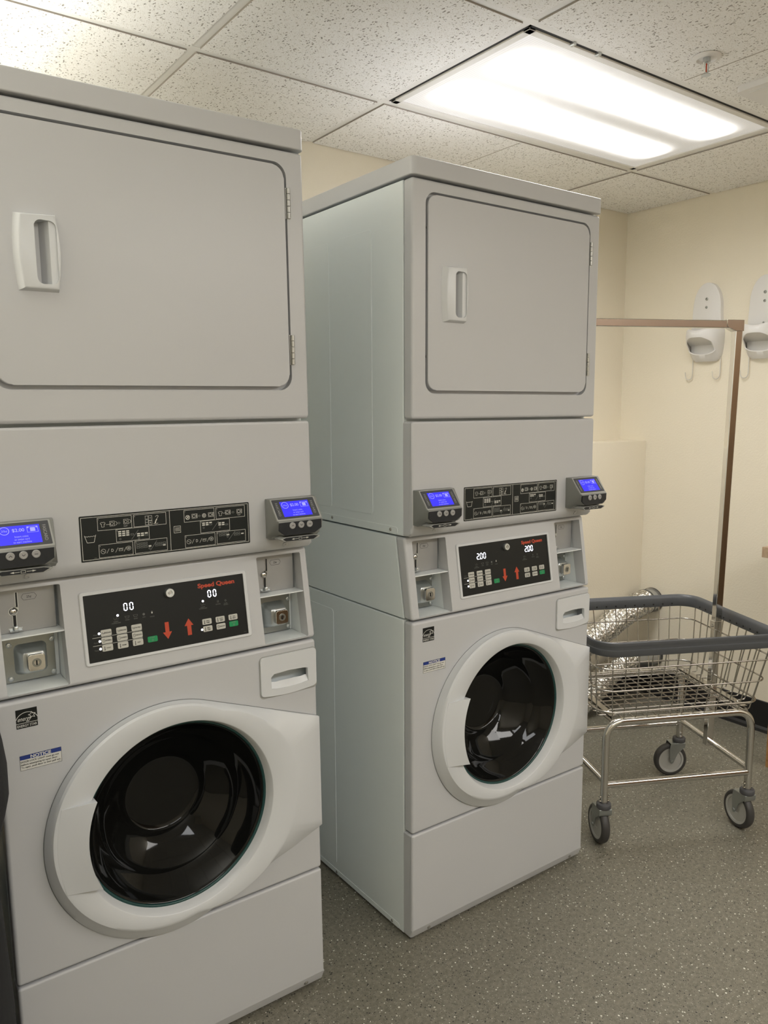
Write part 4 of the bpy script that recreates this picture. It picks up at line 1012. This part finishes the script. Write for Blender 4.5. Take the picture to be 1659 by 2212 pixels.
# ------------------------------------------------------------------ wire laundry cart with hanging rail
def cart():
    cx, cy, ang = 1.1090, .0752, math.atan2(-.4386, .8986)
    t = empty('laundry_cart', (cx, cy, 0), (0, 0, ang))
    HU, HV = .2565, .2105        # half spacing of the legs
    RU, RV = .3115, .2690        # rim half size
    BU, BV = .2745, .2150        # basket bottom half size
    zr0, zr1, zb = .658, .703, .437
    bk = empty('basket'); bk.parent = t
    def rr3(u, v, z, r=.06, n=8): return [Vector((x, y, z)) for x, y in rrect(-u, u, -v, v, r, n)]
    # rim band
    bm = bmesh.new(); prof = [(.004, zr0), (-.006, zr0 + .001), (-.008, zr0 + .006), (-.0075, zr1 - .012), (-.004, zr1 - .004), (.004, zr1), (.0085, zr1 - .002), (.0105, zr1 - .010), (.0090, zr1 - .013), (.0090, zr0 + .022), (.0120, zr0 + .020), (.0120, zr0 + .004), (.009, zr0)]
    rings = [[bm.verts.new(p) for p in rr3(RU + o, RV + o, z, .065 + o, 10)] for o, z in prof]; n = len(rings[0])
    for a, b in zip(rings, rings[1:] + rings[:1]):
        for i in range(n): bm.faces.new([a[i], a[(i + 1) % n], b[(i + 1) % n], b[i]])
    rim = link('rim', bm, M['rim_plastic'], bk, ang=50)
    # rivet holes along the inside of the band
    for k in range(-7, 8):
        for s in (-1, 1): bm = bmesh.new(); add_cyl(bm, (k * .0385, s * (RV - .0085), zr0 + .012), (0, -s, 0), .0032, .0012, 8); link('stud', bm, M['dark'], bk)
    for k in range(-6, 7):
        for s in (-1, 1): bm = bmesh.new(); add_cyl(bm, (s * (RU - .0085), k * .0375, zr0 + .012), (-s, 0, 0), .0032, .0012, 8); link('stud', bm, M['dark'], bk)
    # wires
    bm = bmesh.new(); wr = .0021
    def lerp(z): f = (z - zb) / (zr0 - zb); return BU + (RU - .004 - BU) * f, BV + (RV - .004 - BV) * f
    for z, r in ((.612, .0027), (.535, .0027), (.458, .0036)):
        u, v = lerp(z); add_tube(bm, rr3(u + .003, v + .003, z, .05, 6), r, 8, closed=True)
    for k in range(-6, 7):
        f = k / 7.0; x0 = f * (BU - .01) * 1.06; x1 = f * (RU - .015) * 1.06
        for s in (-1, 1):
            add_tube(bm, fillet([(x0, s * (BV - .02), zb - .006), (x0, s * (BV + .001), zb - .006), (x1, s * (RV - .005), zr0 + .004)], .014, 4), wr, 6)
        add_tube(bm, [(x0, -BV + .01, zb - .006), (x0, BV - .01, zb - .006)], wr, 6)
    for k in range(-5, 6):
        f = k / 6.0; y0 = f * (BV - .01) * 1.05; y1 = f * (RV - .015) * 1.05
        for s in (-1, 1):
            add_tube(bm, fillet([(s * (BU - .02), y0, zb - .001), (s * (BU + .001), y0, zb - .001), (s * (RU - .005), y1, zr0 + .004)], .014, 4), wr, 6)
        add_tube(bm, [(-BU + .01, y0, zb - .001), (BU - .01, y0, zb - .001)], wr, 6)
    link('wire_mesh', bm, M['wire_chrome'], bk, ang=60)
    # flat straps that bolt the basket down
    for s in (-1, 1):
        bm = bmesh.new(); add_box(bm, s * .232 - .011, s * .232 + .011, -BV + .01, BV - .01, zb + .0012, zb + .0042, r=.0008, seg=1)
        for y in (-.17, -.02, .15): add_lathe(bm, [(.0075, 0), (.007, .003), (.004, .005), (0, .0055)], (s * .232, y, zb + .0042), (0, 0, 1), 14)
        link('strap', bm, M['wire_chrome'], bk)
    # frame: two bent legs-and-top tubes (front and back), each leg its own part
    zt, rt = .4225, .0120
    for sv in (-1, 1):
        for su in (-1, 1):
            bm = bmesh.new(); add_tube(bm, fillet([(su * HU, sv * HV, .150), (su * HU, sv * HV, zt), (0, sv * HV, zt)], .060, 10), rt, 16); link('leg', bm, M['chrome'], t, ang=60)
        bm = bmesh.new(); add_tube(bm, [(-HU, sv * HV, .2110), (HU, sv * HV, .2110)], .0110, 14); link('stretcher', bm, M['chrome'], t, ang=60)
    for su in (-1, 1):
        bm = bmesh.new(); add_tube(bm, [(su * HU, -HV, .2230), (su * HU, HV, .2230)], .0105, 14); link('stretcher', bm, M['chrome'], t, ang=60)
        bm = bmesh.new(); add_tube(bm, [(su * .232, -HV, zt + .002), (su * .232, HV, zt + .002)], .010, 12); link('top_rail', bm, M['chrome'], t, ang=60)
    # casters
    for su, sv, wa in ((-1, -1, 62), (1, -1, 70), (1, 1, 148), (-1, 1, 205)):
        c = empty('caster', (su * HU, sv * HV, 0), (0, 0, math.radians(wa) - ang)); c.parent = t
        off, R = .030, .0635
        bm = bmesh.new(); add_lathe(bm, [(0, .1335), (.0215, .1335), (.0235, .136), (.0235, .149), (.0215, .1515), (.0125, .152), (.0125, .150), (0, .150)], n=28); link('swivel_cap', bm, M['caster_cap'], c, ang=50)
        bm = bmesh.new(); add_cyl(bm, (0, 0, .150), (0, 0, 1), .0095, .014, 16)
        for y in (-1, 1):
            for z in (.158, .172): add_lathe(bm, [(.0048, 0), (.0048, .004), (.003, .0055), (0, .006)], (0, y * .0115, z), (0, y, 0), 8)
            for z in (.158, .172): pass
        link('stem_bolts', bm, M['chrome'], c)
        bm = bmesh.new()
        for y in (-1, 1):
            add_prism(bm, [(-.017, .1335), (.040, .1335), (.044, .110), (.041, .058), (.035, .052), (.028, .056), (.012, .095), (-.016, .118)], lambda x, z: (x, y * .0215, z), lambda x, z: (x, y * .0190, z), .0006, 1)
        add_box(bm, -.017, .040, -.0215, .0215, .1305, .1340, r=.001, seg=1)
        add_prism(bm, [(-.0175, .133), (-.0160, .118), (-.0130, .112), (-.0115, .120), (-.0115, .133)], lambda x, z: (x, -.0205, z), lambda x, z: (x, .0205, z))
        for y in (-1, 1): add_lathe(bm, [(.006, 0), (.0055, .003), (0, .0045)], (off + .003, y * .0215, R), (0, y, 0), 12)
        link('fork', bm, M['caster_zinc'], c)
        bm = bmesh.new(); add_lathe(bm, [(.049, -.0130), (.057, -.0140), (.0615, -.0105), (R, -.004), (R, .004), (.0615, .0105), (.057, .0140), (.049, .0130)], (off + .003, 0, R), (0, 1, 0), 48, closed=True); link('tyre', bm, M['tyre'], c, ang=50)
        bm = bmesh.new(); add_lathe(bm, [(0, -.0090), (.012, -.0090), (.014, -.0110), (.020, -.0110), (.038, -.0090), (.0415, -.0090), (.042, -.0120), (.0495, -.0130), (.0495, .0130), (.042, .0120), (.0415, .0090), (.038, .0090), (.020, .0110), (.014, .0110), (.012, .0090), (0, .0090)], (off + .003, 0, R), (0, 1, 0), 40); link('hub', bm, M['hub'], c, ang=40)
    # square tube hanging rack: two uprights at mid-side and a top bar
    zt = 1.706; h = .0125; uxs = {1: .2555, -1: .2860}
    rk = empty('hanging_rack'); rk.parent = t
    for s in (-1, 1):
        ux = uxs[s]; bm = bmesh.new()
        a = (s * (ux - .012), .004, .214); b = (s * (ux + .018), .004, zt - .030)
        add_prism(bm, rrect(-h, h, -h, h, .002, 2), lambda x, y: (a[0] + x, a[1] + y, a[2]), lambda x, y: (b[0] + x, b[1] + y, b[2])); link('upright', bm, M['chrome'], rk, ang=12)
        bm = bmesh.new(); add_prism(bm, [(s * (ux + .0335), zt + .001), (s * (ux + .0335), zt - .036), (s * (ux + .004), zt - .036), (s * (ux - .022), zt - .024), (s * (ux - .030), zt - .020), (s * (ux - .030), zt + .001)], lambda x, z: (x, -.0145 + .004, z), lambda x, z: (x, .0145 + .004, z), .001, 1); link('corner_bracket', bm, M['chrome'], rk)
        bm = bmesh.new(); add_box(bm, s * (ux - .005) - .013, s * (ux - .005) + .0145, -.0145 + .004, .0145 + .004, .640, .672, r=.001, seg=1); add_lathe(bm, [(.006, 0), (.0055, .003), (0, .0045)], (s * (ux - .005) - s * .013, .004, .655), (-s, 0, 0), 12); link('rim_bracket', bm, M['chrome'], rk)
        bm = bmesh.new(); add_lathe(bm, [(.0065, 0), (.006, .004), (0, .006)], (s * ux, -.012, .226), (0, -1, 0), 12); link('bolt', bm, M['chrome'], rk)
    bm = bmesh.new(); add_prism(bm, rrect(.004 - h, .004 + h, zt - .026, zt - .001, .002, 2), lambda y, z: (-uxs[-1] - .02, y, z), lambda y, z: (uxs[1] + .02, y, z)); link('top_bar', bm, M['chrome'], rk, ang=12)
    tag(t, 'chrome wire laundry cart with grey rim, swivel casters and tall square hanging rail', 'laundry cart')
cart()

# ------------------------------------------------------------------ wall holders with hooks
def holder():
    """local x = along the wall (to the left seen from the room), y = out of the wall, z up"""
    t = empty('wall_holder')
    # back plate: tall rounded shield with a deep rim
    zt, zc = 1.9640, 1.84
    def outline(hw, top, z0, n=22):
        p = []
        for i in range(n + 1):
            a = PI * i / n; p.append((hw * math.cos(a) * (1 if True else 1), zc + (top - zc) * math.sin(a) ** .85))
        return p
    def shield(hw, top, bot, nb=10):
        pts = outline(hw, top, 0)
        lft = [(-hw * (1 + .06 * math.sin(PI * i / nb)), zc + (bot - zc) * i / nb) for i in range(1, nb + 1)]
        rgt = [(-x, z) for x, z in lft[::-1]]
        return pts + lft + rgt
    bm = bmesh.new(); o = shield(.0685, zt, 1.650); i_ = shield(.0620, zt - .006, 1.650)
    R0 = [bm.verts.new((x, 0, z)) for x, z in o]; R1 = [bm.verts.new((x * .97, .020, z)) for x, z in o]; R2 = [bm.verts.new((x, .0225, z)) for x, z in i_]
    n = len(o)
    for a, b in ((R0, R1), (R1, R2)):
        for k in range(n): bm.faces.new([a[k], a[(k + 1) % n], b[(k + 1) % n], b[k]])
    bm.faces.new(R2); bm.faces.new(R0[::-1])
    link('back_plate', bm, M['holder'], t, ang=40)
    # cup: an oval scoop standing out at the bottom, open below
    bm = bmesh.new(); NA = 28; rows = []
    for (z, dep, hw, rise) in ((1.7620, .090, .0720, .0), (1.7550, .1000, .0765, .0), (1.7340, .1030, .0780, 0), (1.7000, .0960, .0770, .0), (1.6680, .066, .0735, 0), (1.6500, .040, .0700, 0), (1.6340, .030, .0640, 0), (1.6220, .018, .0480, 0)):
        rows.append([bm.verts.new((hw * math.cos(PI * k / NA), dep * math.sin(PI * k / NA) ** .8, z + (-.012 * math.sin(PI * k / NA) ** 6 if z > 1.75 else 0))) for k in range(NA + 1)])
    for a, b in zip(rows, rows[1:]):
        for k in range(NA): bm.faces.new([a[k], a[k + 1], b[k + 1], b[k]])
    me = bpy.data.meshes.new('t'); bm.to_mesh(me); bm.free()
    ob = bpy.data.objects.new('t', me); COL.objects.link(ob)
    md = ob.modifiers.new('s', 'SOLIDIFY'); md.thickness = .0035; md.offset = -1
    me2 = eval_mesh(ob); bpy.data.objects.remove(ob); bpy.data.meshes.remove(me)
    b0 = bmesh.new(); b0.from_mesh(me2); bpy.data.meshes.remove(me2)
    # undercut: the front underside is scooped away on a slant
    cut = bmesh.new(); q = [(.200, 1.7350), (.0985, 1.7215), (.0700, 1.7020), (.0420, 1.6680), (.0420, 1.6420), (.030, 1.6280), (.030, 1.50), (.200, 1.50)]
    add_prism(cut, q, lambda y, z: (-.0900, y, z), lambda y, z: (.0900, y, z))
    bmesh.ops.recalc_face_normals(b0, faces=b0.faces[:])
    link_me('cup', boolean(b0, [cut]), M['holder'], t, ang=40)
    bm = bmesh.new(); hw, dep = .0735, .0975   # sloping floor of the cup, seen from below as the grey hollow
    def fl(y): return 1.6830 + (1.7235 - 1.6830) * max(0, y) / dep
    el = [(hw * math.cos(PI * k / 24), dep * math.sin(PI * k / 24) ** .8) for k in range(25)]
    add_prism(bm, el, lambda x, y: (x, y, fl(y)), lambda x, y: (x, y, fl(y) + .004)); link('cup_floor', bm, M['holder'], t, ang=30)
    for z, r in ((1.8930, .0068), (1.8570, .0060), (1.768, .0045)): screw(t, (0, .0222, z), (0, 1, 0), r, 'screw', 'steel_plate')
    for x in (.0720, -.0620):
        bm = bmesh.new(); p = [(x - .010, .010, 1.640), (x - .011, .011, 1.570)]
        p += [(x + .0065 - .0175 * math.cos(a), .012, 1.5600 - .0185 * math.sin(a)) for a in [PI * k / 10 for k in range(11)]] + [(x + .0245, .014, 1.576)]
        add_tube(bm, p, .0020, 8); link('hook', bm, M['hook'], t, ang=60)
    return t
h1 = holder(); h1.location = (XR, .5225, 0); h1.rotation_euler = (0, 0, PI / 2)
tag(h1, 'white plastic wall holder with cup and two hooks, behind the cart rail', 'wall holder', 'white wall holders')
h2 = dup(h1); h2.location = (XR, .2580, 0)
tag(h2, 'white plastic wall holder cut off by the right edge of the photo', 'wall holder', 'white wall holders')

# ------------------------------------------------------------------ foil dryer ducts behind the cart
def duct(name_pts, R, label, collar_len):
    t = empty('vent_duct', name_pts[0])
    o = Vector(name_pts[0]); pts = [Vector(p) - o for p in name_pts]
    # smooth path
    path = []
    for i in range(len(pts) - 1):
        p0, p1, p2, p3 = pts[max(i - 1, 0)], pts[i], pts[i + 1], pts[min(i + 2, len(pts) - 1)]
        for k in range(40):
            s = k / 40; path.append(.5 * ((2 * p1) + (-p0 + p2) * s + (2 * p0 - 5 * p1 + 4 * p2 - p3) * s * s + (-p0 + 3 * p1 - 3 * p2 + p3) * s ** 3))
    path.append(pts[-1])
    L_ = 0; out = [path[0]]; rad = [R]
    acc = [0]
    for a, b in zip(path, path[1:]): acc.append(acc[-1] + (b - a).length)
    n = int(acc[-1] / .0042); res = []; j = 0
    for i in range(n + 1):
        s = acc[-1] * i / n
        while j < len(acc) - 2 and acc[j + 1] < s: j += 1
        f = (s - acc[j]) / max(1e-9, acc[j + 1] - acc[j]); res.append((path[j].lerp(path[j + 1], f), s))
    keep = [(p, s) for p, s in res if s > collar_len]
    bm = bmesh.new(); rd = [R * (1 + .055 * math.sin(s * 2 * PI / .021) + .02 * random.uniform(-1, 1)) for p, s in keep]
    add_tube(bm, [p for p, s in keep], R, 36, radii=rd)
    for v in bm.verts: v.co += Vector((random.uniform(-1, 1), random.uniform(-1, 1), random.uniform(-1, 1))) * .0016
    link('foil_hose', bm, M['foil'], t, ang=80)
    bm = bmesh.new(); cp = [p for p, s in res if s <= collar_len + .012]
    add_tube(bm, cp, R * .97, 36); link('collar', bm, M['collar'], t, ang=60)
    for s0 in ((.004, collar_len + .006) if collar_len > .03 else (collar_len + .006,)):
        k = min(range(len(res)), key=lambda i: abs(res[i][1] - s0)); k = max(1, k)
        bm = bmesh.new(); dr = (res[k][0] - res[k - 1][0]).normalized(); add_lathe(bm, [(R * 1.05, -.004), (R * 1.07, -.004), (R * 1.07, .004), (R * 1.05, .004)], res[k][0], dr, 36, closed=True); link('clamp', bm, M['clamp'], t, ang=50)
    tag(t, label, 'vent duct', 'foil vent ducts')
duct([(XR - .001, .750, .480), (1.98, .750, .472), (1.84, .750, .432), (1.66, .750, .368), (1.50, .755, .320), (1.25, .760, .27), (.95, .762, .25)], .056, 'upper silver foil vent duct running down from the wall behind the cart', .055)
duct([(XR - .001, .735, .205), (1.98, .735, .207), (1.86, .740, .205), (1.74, .745, .165), (1.66, .750, .105), (1.56, .752, .068), (1.25, .76, .062), (.95, .762, .062)], .053, 'lower silver foil vent duct at floor level, seen through the cart basket', .17)

# ------------------------------------------------------------------ table edge and black laundry bag at the picture's edges
t = empty('wooden_table', (1.774, -.02, 0))
def lp(x, y): return (x, y)
bm = bmesh.new(); add_box(bm, -.028, .308, -.62, .056, .840, .8815, r=.002, seg=2); link('tabletop', bm, M['wood_top'], t, wn=True)
for x, y in ((-.010, -.045), (.25, -.045), (-.010, -.56), (.25, -.56)):
    bm = bmesh.new(); add_box(bm, x, x + .045, y, y + .045, 0, .840, r=.002, seg=2); link('leg', bm, M['wood'], t, wn=True)
tag(t, 'wooden table just entering the photo at the right edge, brown leg and pale top', 'table')

def bag():
    t = empty('laundry_bag', (-1.170, .06, 0))
    bm = bmesh.new(); N = 48; rows = []
    for z, rx, ry, dy in ((0, .15, .20, 0), (.01, .195, .24, 0), (.12, .202, .25, 0), (.35, .200, .25, 0), (.55, .190, .25, -.01), (.68, .176, .25, -.05), (.735, .184, .255, -.08), (.775, .197, .255, -.08), (.800, .2035, .255, -.08), (.840, .2035, .255, -.08), (.880, .199, .25, -.08), (.91, .190, .24, -.08), (.94, .165, .21, -.07), (.965, .12, .15, -.06), (.980, .04, .05, -.06)):
        def se(c): return math.copysign(abs(c) ** .5, c)
        rows.append([bm.verts.new((rx * se(math.cos(2 * PI * k / N)) * (1 + .004 * math.sin(7 * 2 * PI * k / N + z * 9)), dy + ry * se(math.sin(2 * PI * k / N)) * (1 + .008 * math.sin(5 * 2 * PI * k / N + z * 5)), z)) for k in range(N)])
    for a, b in zip(rows, rows[1:]):
        for k in range(N): bm.faces.new([a[k], a[(k + 1) % N], b[(k + 1) % N], b[k]])
    bm.faces.new(rows[0][::-1]); bm.faces.new(rows[-1])
    link('sack', bm, M['canvas'], t, ang=70)
    bm = bmesh.new(); add_lathe(bm, [(.0065, 0), (.0095, .002), (.0115, .001), (.0115, -.001), (.0065, -.001)], (.178, -.268, .816), (.75, -.65, 0), 20, closed=True); link('grommet', bm, M['zinc'], t)
    tag(t, 'black fabric laundry bag with a metal grommet at the left edge, beside the nearest washer', 'laundry bag')
bag()

# ------------------------------------------------------------------ lights, world, camera
def area(name, loc, sx, sy, power, col=(1, .955, .90), rot=(0, 0, 0)):
    l = bpy.data.lights.new(name, 'AREA'); l.shape = 'RECTANGLE'; l.size = sx; l.size_y = sy; l.energy = power; l.color = col
    o = bpy.data.objects.new(name, l); COL.objects.link(o); o.location = loc; o.rotation_euler = rot
    return o
area('room_fill_light', (-.95, -2.35, HC - .02), 1.15, .5, 15, (.98, .99, 1.))  # added fill for the left machine's front, not a known ceiling fixture
area('room_fill_light', (.4, -2.3, HC - .02), 1.15, .5, 24, (1, .97, .93))
area('room_fill_light', (1.5, -2.2, HC - .02), 1.15, .5, 19, (1, .97, .93))
area('hidden_ceiling_fill', (-1.70, .40, 1.55), .6, .7, 46, (1, .985, .92), rot=(PI, 0, 0))  # unseen upward lamp added behind the left machine to brighten the ceiling
w = bpy.data.worlds.new('world'); scn.world = w; w.use_nodes = True
w.node_tree.nodes['Background'].inputs['Color'].default_value = (.02, .02, .02, 1)

cam = bpy.data.cameras.new('camera'); co = bpy.data.objects.new('camera', cam); COL.objects.link(co)
co.location = (-1.18521, -1.51243, 1.41979); co.rotation_mode = 'XYZ'
co.rotation_euler = (1.4386, .00479, -.62885)
cam.sensor_fit = 'HORIZONTAL'; cam.sensor_width = 36; cam.lens = 1686.892 / 1659 * 36; cam.clip_start = .05
scn.camera = co
scn.view_settings.view_transform = 'Standard'; scn.view_settings.look = 'None'
scn.view_settings.exposure = 0; scn.view_settings.gamma = 1
scn.cycles.use_denoising = True
scn.cycles.max_bounces = 10; scn.cycles.diffuse_bounces = 5; scn.cycles.glossy_bounces = 5
